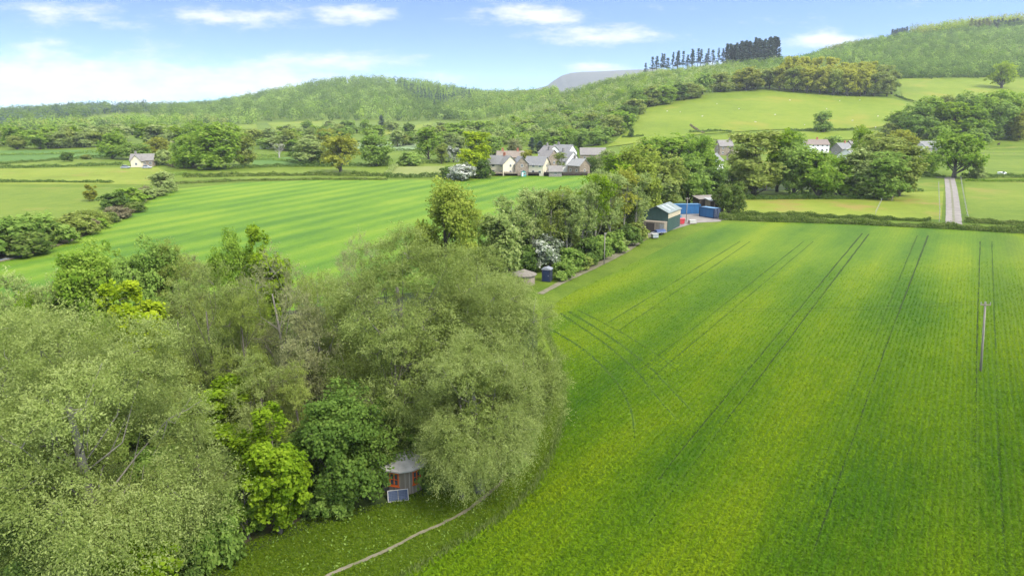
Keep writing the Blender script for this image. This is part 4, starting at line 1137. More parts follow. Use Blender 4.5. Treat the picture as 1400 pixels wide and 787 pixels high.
# ------------------------------------------------------------------ buildings
def stone(name, a, b, sc=2.2):
    m, nt = newmat(name); N = NT(nt); o = N.obj()
    v = N.n('ShaderNodeTexVoronoi'); v.inputs['Scale'].default_value = sc; N.l(N.mapv(o, (1, 1, 1.7)), v.inputs['Vector'])
    c = N.mix(.5, v.outputs['Color'], N.noise(o, .6, 4), 'MIX')
    bw = N.n('ShaderNodeRGBToBW'); N.l(c, bw.inputs[0])
    col = N.ramp(bw.outputs[0], [(.3, b), (.65, a)])
    bs = N.n('ShaderNodeBsdfPrincipled'); N.l(col, bs.inputs[0]); bs.inputs['Roughness'].default_value = .9; N.out(bs.outputs[0]); return m
def slates(name, a, b, tile=.32):
    m, nt = newmat(name); N = NT(nt); o = N.obj()
    br = N.n('ShaderNodeTexBrick'); N.l(N.mapv(o, (1 / tile, 1, 1)), br.inputs['Vector'])
    sep = N.n('ShaderNodeSeparateXYZ'); N.l(o, sep.inputs[0]); cb = N.n('ShaderNodeCombineXYZ'); N.l(sep.outputs[0], cb.inputs[0]); N.l(sep.outputs[2], cb.inputs[1])
    N.l(cb.outputs[0], br.inputs['Vector']); br.inputs['Scale'].default_value = 1.6
    br.inputs['Color1'].default_value = (*a, 1); br.inputs['Color2'].default_value = (*b, 1); br.inputs['Mortar'].default_value = (*[q * .55 for q in b], 1); br.inputs['Mortar Size'].default_value = .03
    col = N.mix(N.math('MULTIPLY', N.noise(o, .7, 5, .65), .6), br.outputs[0], (.3, .29, .22))
    bs = N.n('ShaderNodeBsdfPrincipled'); N.l(col, bs.inputs[0]); bs.inputs['Roughness'].default_value = .7; N.out(bs.outputs[0]); return m
def corrugated(name, a, b, axis=0, pitch=.2, rough=.5):
    m, nt = newmat(name); N = NT(nt); o = N.obj(); sep = N.n('ShaderNodeSeparateXYZ'); N.l(o, sep.inputs[0])
    u = N.math('ADD', sep.outputs[0], sep.outputs[1]) if axis is None else sep.outputs[axis]
    wv = N.math('SINE', N.math('MULTIPLY', u, 2 * math.pi / pitch))
    st = N.noise(N.mapv(o, (1.5, 1.5, .3)), 1.2, 5, .65)
    col = N.ramp(st, [(.35, b), (.62, a)])
    bs = N.n('ShaderNodeBsdfPrincipled'); N.l(col, bs.inputs[0]); bs.inputs['Roughness'].default_value = rough
    bp = N.n('ShaderNodeBump'); bp.inputs['Strength'].default_value = .8; bp.inputs['Distance'].default_value = .04; N.l(wv, bp.inputs['Height']); N.l(bp.outputs[0], bs.inputs['Normal'])
    N.out(bs.outputs[0]); return m
MW = {
    'cream': surf_mat('cream_render', (.68, .6, .45), (.6, .53, .4), .9, .5),
    'white': surf_mat('white_render', (.76, .755, .74), (.66, .655, .63), .9, .5),
    'stone': stone('rubble_stone', (0.272, 0.224, 0.170), (0.170, 0.136, 0.102)),
    'grey': stone('grey_stone', (0.258, 0.238, 0.218), (0.163, 0.150, 0.136)),
    'pink': surf_mat('pinkish_render', (0.422, 0.340, 0.286), (0.340, 0.272, 0.224), .9, .5),
}
MR = {
    'slate': slates('grey_slates', (0.163, 0.163, 0.190), (0.116, 0.116, 0.136)),
    'purple': slates('purple_slates', (0.184, 0.156, 0.170), (0.129, 0.112, 0.122)),
    'brown': slates('brown_tiles', (0.204, 0.136, 0.102), (0.143, 0.095, 0.075)),
    'red': slates('red_brown_tiles', (0.177, 0.102, 0.088), (0.122, 0.075, 0.068)),
    'pale': slates('pale_slates', (0.286, 0.286, 0.299), (0.218, 0.218, 0.231)),
}
M_glass = surf_mat('window_glass', (.06, .075, .09), (.035, .045, .06), .12, .6, spec=.7)
M_white = surf_mat('white_paint', (.8, .8, .78), (.7, .7, .68), .5, 2)
M_brick = surf_mat('red_brick', (.4, .17, .1), (.28, .11, .07), .9, 2)
M_wood = surf_mat('weathered_wood', (.3, .25, .19), (.17, .14, .105), .9, 2, .3, stretch=(3, 3, .4))
M_dark = surf_mat('dark_timber_and_shade', (.09, .075, .06), (.05, .04, .035), .9, 2, stretch=(3, 3, .4))
M_metal = surf_mat('galvanised_metal', (.5, .51, .52), (.38, .39, .4), .45, 1.5, metal=.6)
M_tyre = surf_mat('rubber', (.03, .03, .03), (.02, .02, .02), .9, 4)
M_conc = surf_mat('concrete', (.45, .43, .4), (.33, .32, .29), .9, 1)

_pane = {}
def window(par, x, y, z, w, h, axis, frame=None):
    """a framed opening set 3 mm proud of the wall; axis names the wall's outward normal"""
    key = (round(w, 2), round(h, 2), axis, frame.name if frame else '')
    if key not in _pane:
        t = .07; f = MB(); p = MB()
        def bx(m, u0, u1, v0, v1, d0, d1):
            s = 1 if axis[0] == '+' else -1; a, b = sorted((s * d0, s * d1))
            if axis[1] == 'y': m.box(u0, u1, a, b, v0, v1)
            else: m.box(a, b, u0, u1, v0, v1)
        bx(f, -w / 2, -w / 2 + t, 0, h, -.05, .04); bx(f, w / 2 - t, w / 2, 0, h, -.05, .04)
        bx(f, -w / 2 + t, w / 2 - t, 0, t, -.05, .05); bx(f, -w / 2 + t, w / 2 - t, h - t, h, -.05, .04)
        bx(f, -t * .35, t * .35, t, h - t, -.04, .03)
        bx(p, -w / 2 + t + .002, w / 2 - t - .002, t + .002, h - t - .002, -.03, .01)
        _pane[key] = (f.mesh('window', frame or M_white), p.mesh('pane', M_glass))
    a, b = _pane[key]
    o = link('window', a, par); o.location = (x, y, z); link('pane', b, o)
    return o

def house(px, py, L, D, wh, rh, rot, wall, roof, label, front=3, floors=2, gable=1, chim=(), door=None, cat='house', name='house', group=None, porch=None, back=False):
    """gabled house: ridge along local x, front = -y; front/gable = windows per floor on the front and on each gable end"""
    x, y, z = hit(px, py)
    t = thing(name, label, cat, (x, y, z - .1), R(rot), group)
    l, d = L / 2, D / 2
    MB().prism([(-d, 0), (d, 0), (d, wh), (0, wh + rh), (-d, wh)], -l, l, 'x').build('wall', MW[wall], t)
    ov, th = .35, .16; sl = rh / d
    rf = MB()
    e = d + ov; ez = wh - ov * sl
    rf.prism([(-e, ez + .02), (0, wh + rh + .02), (e, ez + .02), (e, ez + th), (0, wh + rh + th + .03), (-e, ez + th)], -l - ov, l + ov, 'x')
    r = rf.build('roof', MR[roof], t)
    for (cx, s) in chim:
        c = MB().box(cx - .45, cx + .45, -.35, .35, wh + rh - .6, wh + rh + 1.1); c.box(cx - .52, cx + .52, -.42, .42, wh + rh + 1.1, wh + rh + 1.25)
        for q in (-.2, .2): c.tube([(cx + q, 0, wh + rh + 1.25), (cx + q, 0, wh + rh + 1.6)], [.13, .1], 8)
        c.build('chimney', M_brick if s else MW['grey'], r)
    for f in range(floors):
        zz = .95 + f * 2.55
        for i in range(front):
            xx = -l + L * (i + .5) / front
            if door is not None and f == 0 and i == door:
                dr = MB().box(xx - .48, xx + .48, -d - .03, -d + .05, .1, 2.1).build('door', M_dark, t)
                link('handle', MB().ball((xx + .36, -d - .07, 1.05), .05, 8, 5).mesh('handle', M_metal), dr)
            else: window(t, xx, -d, zz, 1.15, 1.2, '-y')
        for sgn in (-1, 1):
            for i in range(gable):
                yy = -d + D * (i + .5) / gable
                window(t, sgn * l, yy, zz, 1.0, 1.15, '+x' if sgn > 0 else '-x')
    if porch:
        pr = MB().prism([(-d - 1.6, 0), (-d - .003, 0), (-d - .003, 2.9), (-d - 1.6, 2.2)], porch[0], porch[1], 'x')
        pr.build('lean_to', MW[porch[2]], t)
        MB().prism([(-d - 1.85, 2.12), (-d - .004, 2.94), (-d - .004, 3.06), (-d - 1.85, 2.24)], porch[0] - .2, porch[1] + .2, 'x').build('lean_to_roof', MR[porch[3]], t)
    return t

VH = 'village houses at the far field edge'
house(679, 238, 9, 7.5, 4.6, 3.2, -20, 'cream', 'slate', 'leftmost village house with cream front and grey slate roof', 3, 2, 1, [(3.6, 1)], group=VH)
house(693, 239, 6.5, 7, 4.7, 3.2, -62, 'cream', 'slate', 'cream gabled house with brick chimney right of the leftmost village house', 2, 2, 1, [(-2.4, 1)], group=VH)
house(699, 229, 13, 7, 5.0, 2.6, -3, 'pink', 'brown', 'long brown-roofed house behind the leftmost cream houses', 5, 2, 1, [(-4, 1), (3, 1)], group=VH)
house(711, 239, 6, 5.8, 4.6, 3.0, -75, 'stone', 'slate', 'small brown stone gable between two cream houses', 2, 2, 1, group=VH)
house(734, 239, 9, 7, 4.4, 3.2, -28, 'cream', 'slate', 'cream house with long grey roof in the middle of the village row', 3, 2, 1, group=VH)
house(750, 234, 7.5, 7, 6.0, 3.4, -55, 'stone', 'purple', 'tall brown stone house left of the white gabled houses', 2, 2, 1, [(0, 0)], group=VH)
house(751, 224, 9, 7.5, 5.6, 3.2, -60, 'white', 'purple', 'white house at the back of the village with a purple-grey roof', 3, 2, 1, [(-2, 0)], group=VH)
house(770, 222, 11, 8, 5.2, 3.6, -38, 'white', 'slate', 'highest white gabled house at the back of the village', 3, 2, 2, [(-3, 0)], group=VH)
house(774, 234, 9, 8, 4.8, 3.8, -52, 'white', 'slate', 'white gabled house in front with a grey lean-to', 3, 2, 1, [(-2, 0)], group=VH, porch=(-3, 4, 'white', 'pale'))
house(759, 241, 5.2, 4.2, 2.3, 2.0, 0, 'grey', 'purple', 'low stone outbuilding with a dark window below the white houses', 1, 1, 0, name='outbuilding', cat='outbuilding', group=VH)
house(791, 237, 7.5, 6, 3.6, 2.6, -52, 'stone', 'pale', 'brown stone gabled cottage at the right of the white houses', 2, 1, 1, [(-2.6, 0)], group=VH)
house(810, 219, 13, 7, 3.2, 3.2, -3, 'stone', 'purple', 'long stone barn with a plain purple-grey roof right of the village', 3, 1, 0, name='stone_barn', cat='barn', group=VH)
# left cottage
house(197, 227, 10, 6, 3.0, 2.7, 12, 'stone', 'purple', 'lone stone cottage with purple-grey roof and cream gable in the left valley', 4, 1, 1, [(-3, 0)], name='cottage', cat='cottage')
house(190, 228, 5.2, 4.8, 2.9, 2.6, 95, 'cream', 'purple', 'cream gabled wing on the left of the lone stone cottage', 1, 1, 1, name='cottage_wing', cat='cottage')
# right village
RV = 'houses behind the paddock trees'
house(1113, 208, 14, 8, 4.6, 2.8, 2, 'white', 'red', 'long white house under a red-brown roof behind the paddock trees', 5, 2, 1, [(1, 1)], group=RV)
house(1150, 212, 10, 7, 3.8, 3.0, 30, 'grey', 'slate', 'grey stone house right of the long red-roofed house', 3, 1, 1, [(2, 1)], group=RV)
house(1168, 207, 9, 7, 3.6, 2.8, 12, 'stone', 'purple', 'brown stone house with a purple roof above the paddock trees', 3, 1, 1, [(-2, 1)], group=RV)
house(1158, 220, 11, 7.5, 3.2, 3.2, 52, 'white', 'pale', 'house with a big pale slate roof nearest the paddock trees', 3, 1, 1, group=RV)
house(1200, 218, 7, 6, 3.4, 2.6, 40, 'grey', 'slate', 'small grey gable peeping between two bushy treetops', 2, 1, 1, group=RV)
house(1269, 212, 13, 7.5, 4.4, 3.4, 8, 'grey', 'slate', 'grey-roofed farmhouse range behind the white gable near the lane oak', 4, 2, 1, [(3, 0)], name='farmhouse', cat='farmhouse', group=RV)
house(1256, 218, 8, 6.5, 4.6, 3.6, 70, 'white', 'slate', 'white gabled farmhouse left of the lane-head oak', 2, 2, 1, name='farmhouse', cat='farmhouse', group=RV)
house(989, 212, 8, 7, 5.4, 3.0, 8, 'stone', 'purple', 'tall stone house half hidden left of the big olive willow', 2, 2, 1, [(3, 0)], group=RV)
house(974, 231, 9, 7, 3.8, 3.2, 55, 'white', 'slate', 'white-gabled house sunk among the trees below the tall stone house', 2, 1, 1, group=RV)
house(1003, 219, 6, 5, 2.8, 2.4, 40, 'pink', 'brown', 'small pinkish house right below the tall stone house', 1, 1, 1, group=RV)

M_pale = surf_mat('pale_wood', (.34, .33, .3), (.24, .23, .21), .8, 2)
# fences and walls of the village edge
def post_fence(pix, label, spacing=2.5, h=1.1, m=M_wood, rails=2, panel=False, wire=False, name='fence', pr=.06):
    wl = [hit(*p)[:2] for p in pix]; L = resample(wl, spacing)
    x0, y0 = L[0]; t = thing(name, label, 'fence', (x0, y0, h1(x0, y0)))
    pm = MB().box(-pr, pr, -pr, pr, -.2, h).mesh('post', m)
    for (x, y) in L[:100]:
        o = link('post', pm, t); o.location = (x - x0, y - y0, h1(x, y) - h1(x0, y0))
    mb = MB()
    for i in range(len(L) - 1):
        a = Vector((L[i][0] - x0, L[i][1] - y0, h1(*L[i]) - h1(x0, y0))); b = Vector((L[i + 1][0] - x0, L[i + 1][1] - y0, h1(*L[i + 1]) - h1(x0, y0)))
        d = (b - a).normalized(); n = Vector((-d.y, d.x, 0))
        for k in range(rails):
            zz = h * (.92 - .42 * k) if rails > 1 else h * .85
            hh = .012 if wire else (.025 if not panel else h * .46)
            cz = Vector((0, 0, zz - (hh if panel else 0))); w = .01 if wire else .02
            vs = [p + n * s * w + cz + Vector((0, 0, q * hh)) for p in (a, b) for s in (-1, 1) for q in (-1, 1)]
            mb.add(vs, [(0, 1, 3, 2), (4, 6, 7, 5), (0, 4, 5, 1), (2, 3, 7, 6), (0, 2, 6, 4), (1, 5, 7, 3)])
    mb.build('panel' if panel else 'wire' if wire else 'rail', m, t)
    return t
post_fence([(722, 240.5), (745, 240.5), (770, 240.5), (803, 240)], 'dark board fence along the back gardens of the village', 3, 1.7, M_dark, 2, True)
post_fence([(672, 240.5), (690, 240.5), (708, 240.5)], 'brown garden fence below the leftmost village house', 3, 1.8, M_wood, 2, True)
post_fence([(1283, 252), (1283.5, 270), (1284.5, 290), (1284, 303)], 'white-posted fence on the left side of the lane', 6, 1.15, M_pale, 1, pr=.045)
post_fence([(1313, 243), (1316, 262), (1320, 285), (1323, 300)], 'white-posted fence on the right side of the lane', 6, 1.15, M_pale, 1, pr=.045)
post_fence([(1208, 270), (1203, 280), (1197, 293)], 'pale post fence dividing the two paddocks', 5, 1.15, M_pale, 1, pr=.04)
post_fence([(1224, 262), (1222, 268), (1219, 275)], 'short rail fence at the right end of the paddock row', 2, 1.6, M_wood, 3)
post_fence([(1318, 210), (1400, 212), (1480, 214)], 'thin wire fence across the horse field', 5, 1.1, M_wood, 2, wire=True)
post_fence([(908, 317), (922, 311), (936, 306)], 'weathered post fence between yard and crop field', 2.4, 1.2, M_wood, 2, wire=True, pr=.08)

# teal garden cabin at the field edge
x, y, z = hit(716, 241); t = thing('garden_shed', 'small teal garden cabin with white framed window at the village field edge', 'shed', (x, y, z))
teal = surf_mat('teal_paint', (.08, .34, .33), (.05, .24, .24), .6)
MB().prism([(-1.0, 0), (1.0, 0), (1.0, 1.8), (0, 2.4), (-1.0, 1.8)], -1.2, 1.2, 'y').build('wall', teal, t)
MB().prism([(-1.2, 1.7), (0, 2.42), (1.2, 1.7), (1.2, 1.8), (0, 2.54), (-1.2, 1.8)], -1.35, 1.35, 'y').build('roof', MR['slate'], t)
window(t, .35, -1.2, .7, .9, .9, '-y'); MB().box(-.75, -.2, -1.24, -1.19, .05, 1.7).build('door', M_white, t)

# green barn beside the track
x, y, z = hit(905, 312)
t = thing('metal_barn', 'dark green corrugated barn with timber upper band and grey sheet roof', 'barn', (x, y, z), R(60))
gr = corrugated('green_sheet', (.04, .085, .072), (.025, .058, .05), None, .22)
l, d, wh, rh = 5.0, 2.9, 4.5, 1.35
MB().prism([(-d, 0), (d, 0), (d, 3.1), (-d, 3.1)], -l, l, 'x').build('wall', gr, t)
up = MB().prism([(-d, 3.1), (d, 3.1), (d, wh), (0, wh + rh), (-d, wh)], -l, l, 'x').build('gable_wall', gr, t)
MB().box(-l + .05, l - .05, -d - .06, -d - .004, 3.15, wh - .12).build('timber_band', surf_mat('pale_boards', (.5, .42, .3), (.36, .3, .22), .9, 2, stretch=(.4, 3, 3)), t)
e = d + .3; ez = wh - .3 * rh / d
rs = corrugated('grey_green_sheet', (.2, .235, .215), (.13, .16, .15), 0, .3, .55)
rf = MB().prism([(-e, ez + .02), (0, wh + rh + .02), (e, ez + .02), (e, ez + .12), (0, wh + rh + .14), (-e, ez + .12)], -l - .3, l + .3, 'x').build('roof', rs, t)
sk = MB()
for xx in (-2.8, .5):
    sl = (wh + rh - ez) / e
    q = lambda yy: wh + rh + .15 + sl * yy
    sk.add([(xx, -2.6, q(-2.6)), (xx + 1.0, -2.6, q(-2.6)), (xx + 1.0, -.5, q(-.5)), (xx, -.5, q(-.5))], [(0, 1, 2, 3)])
sk.build('skylight', surf_mat('clear_sheet', (.3, .32, .32), (.24, .26, .26), .3), rf)
lean = MB().prism([(-d + .1, 0), (d - .6, 0), (d - .6, 2.5), (-d + .1, 2.5)], -l - 2.2, -l - .004, 'x').build('lean_to', M_wood, t)
dr = MB().box(-l - 2.25, -l - 2.19, -2.7, -1.7, .05, 2.1).build('door', M_pale, t)
MB().box(-l - 2.25, -l - 2.19, -.4, 1.6, .05, 2.2).build('doorway_shade', M_dark, t)  # dark panel standing in for the shade inside an open doorway
# containers
def container(px, py, rot, L, label, col, doors=True, dark=None, W=2.44, H=2.6):
    x, y, z = hit(px, py); t = thing('shipping_container', label, 'container', (x, y, z + .08), R(rot)); l, w = L / 2, W / 2
    b = MB(); n = int(L / .28) * 2
    zs = [(-l + .1 + (L - .2) * i / n, (w - .05) - (.045 if (i // 1) % 2 else 0)) for i in range(n + 1)]
    b.prism([(a, -c) for a, c in zs] + [(a, c) for a, c in reversed(zs)], .14, H - .1, 'z')
    b.build('wall', col, t)
    MB().box(-l + .05, l - .05, -w + .02, w - .02, H - .097, H - .03).build('roof', surf_mat('faded_blue_roof', (.1, .22, .36), (.075, .17, .28), .6, .8), t)
    fr = MB()
    for sx in (-1, 1):
        for sy in (-1, 1): fr.box(sx * l - .08, sx * l + .08, sy * w - .08, sy * w + .08, 0, H)
        fr.box(sx * l - .06, sx * l + .06, -w + .081, w - .081, 0, .13); fr.box(sx * l - .06, sx * l + .06, -w + .081, w - .081, H - .13, H - .001)
    for sy in (-1, 1):
        fr.box(-l + .081, l - .081, sy * w - .05, sy * w + .05, .001, .13); fr.box(-l + .081, l - .081, sy * w - .05, sy * w + .05, H - .12, H - .002)
    fr.build('frame', dark or col, t)
    for s in (-1, 1):
        dd = MB().box(l - .03, l + .02, min(.03 * s, (w - .1) * s), max(.03 * s, (w - .1) * s), .14, H - .14).build('door', dark or col, t)
        rb = MB()
        for q in (.3, .8): rb.tube([(l + .06, s * q, .1), (l + .06, s * q, H - .1)], .03, 6)
        rb.build('lock_bar', M_metal, dd)
    return t
blue = corrugated('blue_paint', (.02, .12, .28), (.016, .09, .22), None, .28, .5)
navy = surf_mat('navy_paint', (.018, .03, .075), (.014, .024, .06), .5)
container(937, 292, 6, 7.4, 'long bright blue shipping container beside the green barn', blue)
container(970, 297, -58, 5.0, 'short blue shipping container with navy doors by the hedge end', blue, dark=navy)
# open sheds behind
def shed(px, py, rot, w, d, h0, h1_, m, roof, label, name='shed', posts=0):
    x, y, z = hit(px, py); t = thing(name, label, 'shed', (x, y, z), R(rot))
    b = MB().prism([(-d / 2, 0), (d / 2, 0), (d / 2, h1_), (-d / 2, h0)], -w / 2, w / 2, 'x').build('wall', m, t)
    MB().prism([(-d / 2 - .3, h0 + .01), (d / 2 + .3, h1_ + .01), (d / 2 + .3, h1_ + .13), (-d / 2 - .3, h0 + .13)], -w / 2 - .3, w / 2 + .3, 'x').build('roof', roof, t)
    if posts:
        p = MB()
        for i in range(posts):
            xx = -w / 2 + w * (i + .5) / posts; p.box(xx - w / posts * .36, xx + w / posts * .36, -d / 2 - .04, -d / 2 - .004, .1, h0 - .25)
        p.build('opening', M_dark, t)  # dark sheets on the solid wall stand in for the unlit interior
    return t
shed(963, 285, 12, 5.6, 4, 2.9, 3.5, M_dark, surf_mat('brown_sheet_roof', (.25, .22, .195), (.19, .165, .145), .7), 'brown open-fronted shed behind the short blue container', posts=3)
shed(976, 288, 8, 4.2, 3.4, 3.0, 3.4, M_wood, surf_mat('pale_sheet_roof', (.36, .36, .35), (.28, .28, .27), .6), 'pale-roofed shed peering over the short blue container', posts=3)
# navy portable cabin and roundhouse by the track
x, y, z = hit(748, 384); t = thing('portable_toilet', 'navy blue portable cabin with a pale pitched top beside the white hawthorn', 'cabin', (x, y, z), R(-18))
nv = surf_mat('navy_plastic', (.035, .042, .07), (.026, .032, .055), .5)
MB().box(-.75, .75, -.75, .75, .05, 2.1).build('wall', nv, t)
MB().prism([(-.85, 2.1), (.85, 2.1), (.8, 2.25), (0, 2.5), (-.8, 2.25)], -.85, .85, 'y').build('roof', surf_mat('pale_plastic', (.26, .27, .3), (.2, .21, .24), .5), t)
dd = MB().box(-.5, .5, -.8, -.753, .12, 1.98).build('door', navy, t); MB().box(.36, .42, -.85, -.803, 1.0, 1.2).build('handle', M_metal, dd)
def roundhouse(px, py, r, h, rr, label, wall, roof, name, rot=0, sides=12):
    x, y, z = hit(px, py); t = thing(name, label, 'hut', (x, y, z), R(rot))
    P = [(r * math.cos(2 * math.pi * i / sides), r * math.sin(2 * math.pi * i / sides)) for i in range(sides)]
    MB().prism(P, 0, h, 'z').build('wall', wall, t)
    b = MB(); e = r + .35
    Q = [(e * math.cos(2 * math.pi * i / sides), e * math.sin(2 * math.pi * i / sides)) for i in range(sides)]
    b.add([(a, c, h - .05) for a, c in Q] + [(a, c, h + .06) for a, c in Q] + [(0, 0, h + rr), (0, 0, h + .01)],
          [(i, (i + 1) % sides, sides + (i + 1) % sides, sides + i) for i in range(sides)] + [(sides + i, sides + (i + 1) % sides, 2 * sides) for i in range(sides)] + [((i + 1) % sides, i, 2 * sides + 1) for i in range(sides)])
    b.build('roof', roof, t)
    return t
roundhouse(716, 388, 1.9, 1.7, .9, 'low round hut with a dull thatch-brown roof left of the navy cabin', M_wood, surf_mat('old_thatch', (.2, .175, .145), (.14, .125, .1), .95, 2), 'round_hut')

# wooden hut with orange windows (the one in the foreground)
t = None
x, y, z = hit(548, 676)
sides, r, h = 12, 1.8, 2.15
y += r * .9; z = h1(x, y)
boards = M_wood
m, nt = newmat('silvered_boards'); N = NT(nt); o = N.obj(); sep = N.n('ShaderNodeSeparateXYZ'); N.l(o, sep.inputs[0])
an = N.math('ARCTAN2', sep.outputs[1], sep.outputs[0]); bd = N.math('FRACT', N.math('MULTIPLY', an, 96 / 6.2832)); idx = N.math('FLOOR', N.math('MULTIPLY', an, 96 / 6.2832))
wn = N.n('ShaderNodeTexWhiteNoise'); wn.noise_dimensions = '1D'; N.l(idx, wn.inputs['W'])
c = N.ramp(wn.outputs['Value'], [(0, (.16, .125, .09)), (.5, (.24, .2, .15)), (1, (.33, .28, .22))])
c = N.mix(N.math('MULTIPLY', N.noise(N.mapv(o, (4, 4, .6)), 2, 4), .5), c, (.12, .1, .075))
c = N.mix(N.math('LESS_THAN', bd, .1), c, (.05, .04, .03))
bs = N.n('ShaderNodeBsdfPrincipled'); N.l(c, bs.inputs[0]); bs.inputs['Roughness'].default_value = .9; N.out(bs.outputs[0]); M_boards = m
t = roundhouse(548, 676, r, h, .75, 'round timber hut with orange-framed windows and a grey felt roof', M_boards, surf_mat('grey_felt', (.38, .36, .33), (.28, .265, .24), .95, 1.2, .3), 'timber_hut', 0, sides)
t.location = (x, y, z)
orange = surf_mat('orange_paint', (.5, .105, .02), (.4, .08, .016), .5, 3)
def hut_window(ang, w=.8, hh=1.1, z0=.8):
    rr = r * math.cos(math.pi / sides)
    holder = MB(); f = .1
    for (a, b, c2, d2) in ((-w / 2, -w / 2 + f, 0, hh), (w / 2 - f, w / 2, 0, hh), (-w / 2 + f, w / 2 - f, 0, f), (-w / 2 + f, w / 2 - f, hh - f, hh), (-.05, .05, f, hh - f)):
        holder.box(a, b, -.06, .06, c2, d2)
    for s in (-1, 1): holder.box(min(s * .05, s * (w / 2 - f)), max(s * .05, s * (w / 2 - f)), -.05, .05, hh * .5 - .03, hh * .5 + .03)
    o = holder.build('window', orange, t); o.location = (rr * math.cos(ang), rr * math.sin(ang), z0); o.rotation_euler = (0, 0, ang + math.pi / 2)
    p = MB().box(-w / 2 + f + .002, w / 2 - f - .002, -.03, .02, f + .002, hh - f - .002).build('pane', M_glass, o)
    MB().box(-w / 2 - .06, w / 2 + .06, -.14, .0, -.06, -.002).build('sill', orange, o)
    return o
ang0 = -math.pi / 2 - math.pi / 12
for k in (0, 2, -3): hut_window(ang0 + k * 2 * math.pi / sides)
# solar panel propped on the grass in front
x, y, z = hit(545, 684)
t = thing('solar_panel', 'framed solar panel tilted on the grass below the orange window', 'solar panel', (x, y - .1, z), R(12))
t.rotation_euler = (R(48), 0, R(12))
cell, nt = newmat('solar_cells'); N = NT(nt); o = N.obj(); br = N.n('ShaderNodeTexBrick'); N.l(o, br.inputs['Vector']); br.offset = 0
br.inputs['Scale'].default_value = 1; br.inputs['Brick Width'].default_value = .125; br.inputs['Row Height'].default_value = .125; br.inputs['Mortar Size'].default_value = .006
br.inputs['Color1'].default_value = (.03, .045, .08, 1); br.inputs['Color2'].default_value = (.035, .05, .09, 1); br.inputs['Mortar'].default_value = (.09, .11, .15, 1)
bs = N.n('ShaderNodeBsdfPrincipled'); N.l(br.outputs[0], bs.inputs[0]); bs.inputs['Roughness'].default_value = .45; bs.inputs['Specular IOR Level'].default_value = .15; N.out(bs.outputs[0])
w, hh = 1.6, .9
f = MB().box(-w / 2, -w / 2 + .05, 0, hh, 0, .05).box(w / 2 - .05, w / 2, 0, hh, 0, .05).box(-w / 2 + .05, w / 2 - .05, 0, .05, 0, .05).box(-w / 2 + .05, w / 2 - .05, hh - .05, hh, 0, .05).box(-.012, .012, .05, hh - .05, 0, .048)
f.build('frame', M_conc, t); MB().box(-w / 2 + .052, -.027, .052, hh - .052, .005, .035).build('cell_sheet', cell, t); MB().box(.027, w / 2 - .052, .052, hh - .052, .005, .035).build('cell_sheet', cell, t)
st = MB()
for s in (-.7, .7): st.tube([(s, hh - .1, -.004), (s, hh * .12, -hh * .62)], .025, 6)
st.build('prop_leg', M_metal, t)

# tents and roofs glimpsed between the trees
canvas = surf_mat('grey_canvas', (.5, .49, .48), (.4, .39, .38), .9, 1.5, .2)
gcan = surf_mat('green_canvas', (.2, .26, .22), (.14, .19, .16), .9, 1.5, .2)
def tent(px, py, r, h, rr, label, m, name='bell_tent'):
    return roundhouse(px, py, r, h, rr, label, m, m, name, 0, 16)
tent(30, 640, 2.6, 1.9, 1.6, 'grey canvas tent showing between branches at the left edge', canvas)
tent(463, 500, 2.2, 1.6, 1.5, 'green-grey tent roof under the trunks in the middle of the wood', gcan)
tent(568, 560, 2.0, 1.6, 1.4, 'grey tent glimpsed in the dark gap behind the front willow', canvas)
tent(170, 500, 2.0, 1.6, 1.4, 'pale tent glimpsed below the brightest yellow-green maple', canvas)
tent(150, 600, 1.6, 1.7, 1.0, 'pinkish tent top poking through the huge willow', surf_mat('pink_canvas', (.6, .48, .42), (.5, .4, .35), .9), 'small_tent')
tent(105, 812, 1.3, 1.3, .7, 'terracotta-coloured tent top at the bottom photo edge', surf_mat('terracotta_canvas', (.45, .27, .19), (.36, .21, .15), .9), 'small_tent')

# ------------------------------------------------------------------ poles and wires
def pole(px, py, pyt, label, arm=1.4, r=.14, lean=(0, 0), rot=0):
    x, y, z = hit(px, py); zt = CAMZ + ray(px, pyt)[1] * y; h = zt - z
    t = thing('utility_pole', label, 'pole', (x, y, z), R(rot))
    MB().tube([(0, 0, -.5), (lean[0] * .5, lean[1] * .5, h * .5), (lean[0], lean[1], h)], [r, r * .85, r * .7], 10).build('shaft', surf_mat('pole_timber', (.3, .27, .23), (.17, .15, .13), .9, 1.5, .2, stretch=(4, 4, .5)), t, smooth=True)
    if arm:
        a = MB().box(lean[0] - arm / 2, lean[0] + arm / 2, lean[1] - .16, lean[1] - .06, h - .38, h - .26).build('cross_arm', M_wood, t)
        for s in (-.46, .46, 0):
            MB().tube([(lean[0] + s * arm, lean[1] - .11, h - .26), (lean[0] + s * arm, lean[1] - .11, h - .16), (lean[0] + s * arm, lean[1] - .11, h - .02)], [.03, .06, .04], 8).build('insulator', surf_mat('porcelain', (.3, .3, .29), (.24, .24, .23), .3), a)
    return Vector((x + lean[0], y + lean[1], z + h))
pA = pole(1341, 508, 413, 'tall weathered pole standing alone in the crop field', 1.05, .14, (-.72, .1), -8)
pB = pole(826, 361, 318, 'slim grey pole on the track verge by the thicket', .9, .11, (0, .05), 60)
pC = pole(938, 303, 270, 'pale pole beside the red box in the yard', 1.2, .1, (0, 0), 20)
pD = pole(640, 470, 400, 'grey pole hidden among the willow crowns', 1.2, .13, (0, 0), 25)
def wire(a, b, sag, label, off):
    pts = [a.lerp(b, i / 24) + Vector((off[0], off[1], -sag * 4 * (i / 24) * (1 - i / 24))) for i in range(25)]
    o = MB().tube(pts, .007, 5).build('overhead_wire', M_tyre); tag(o, label, 'wire', 'wires over the crop field')
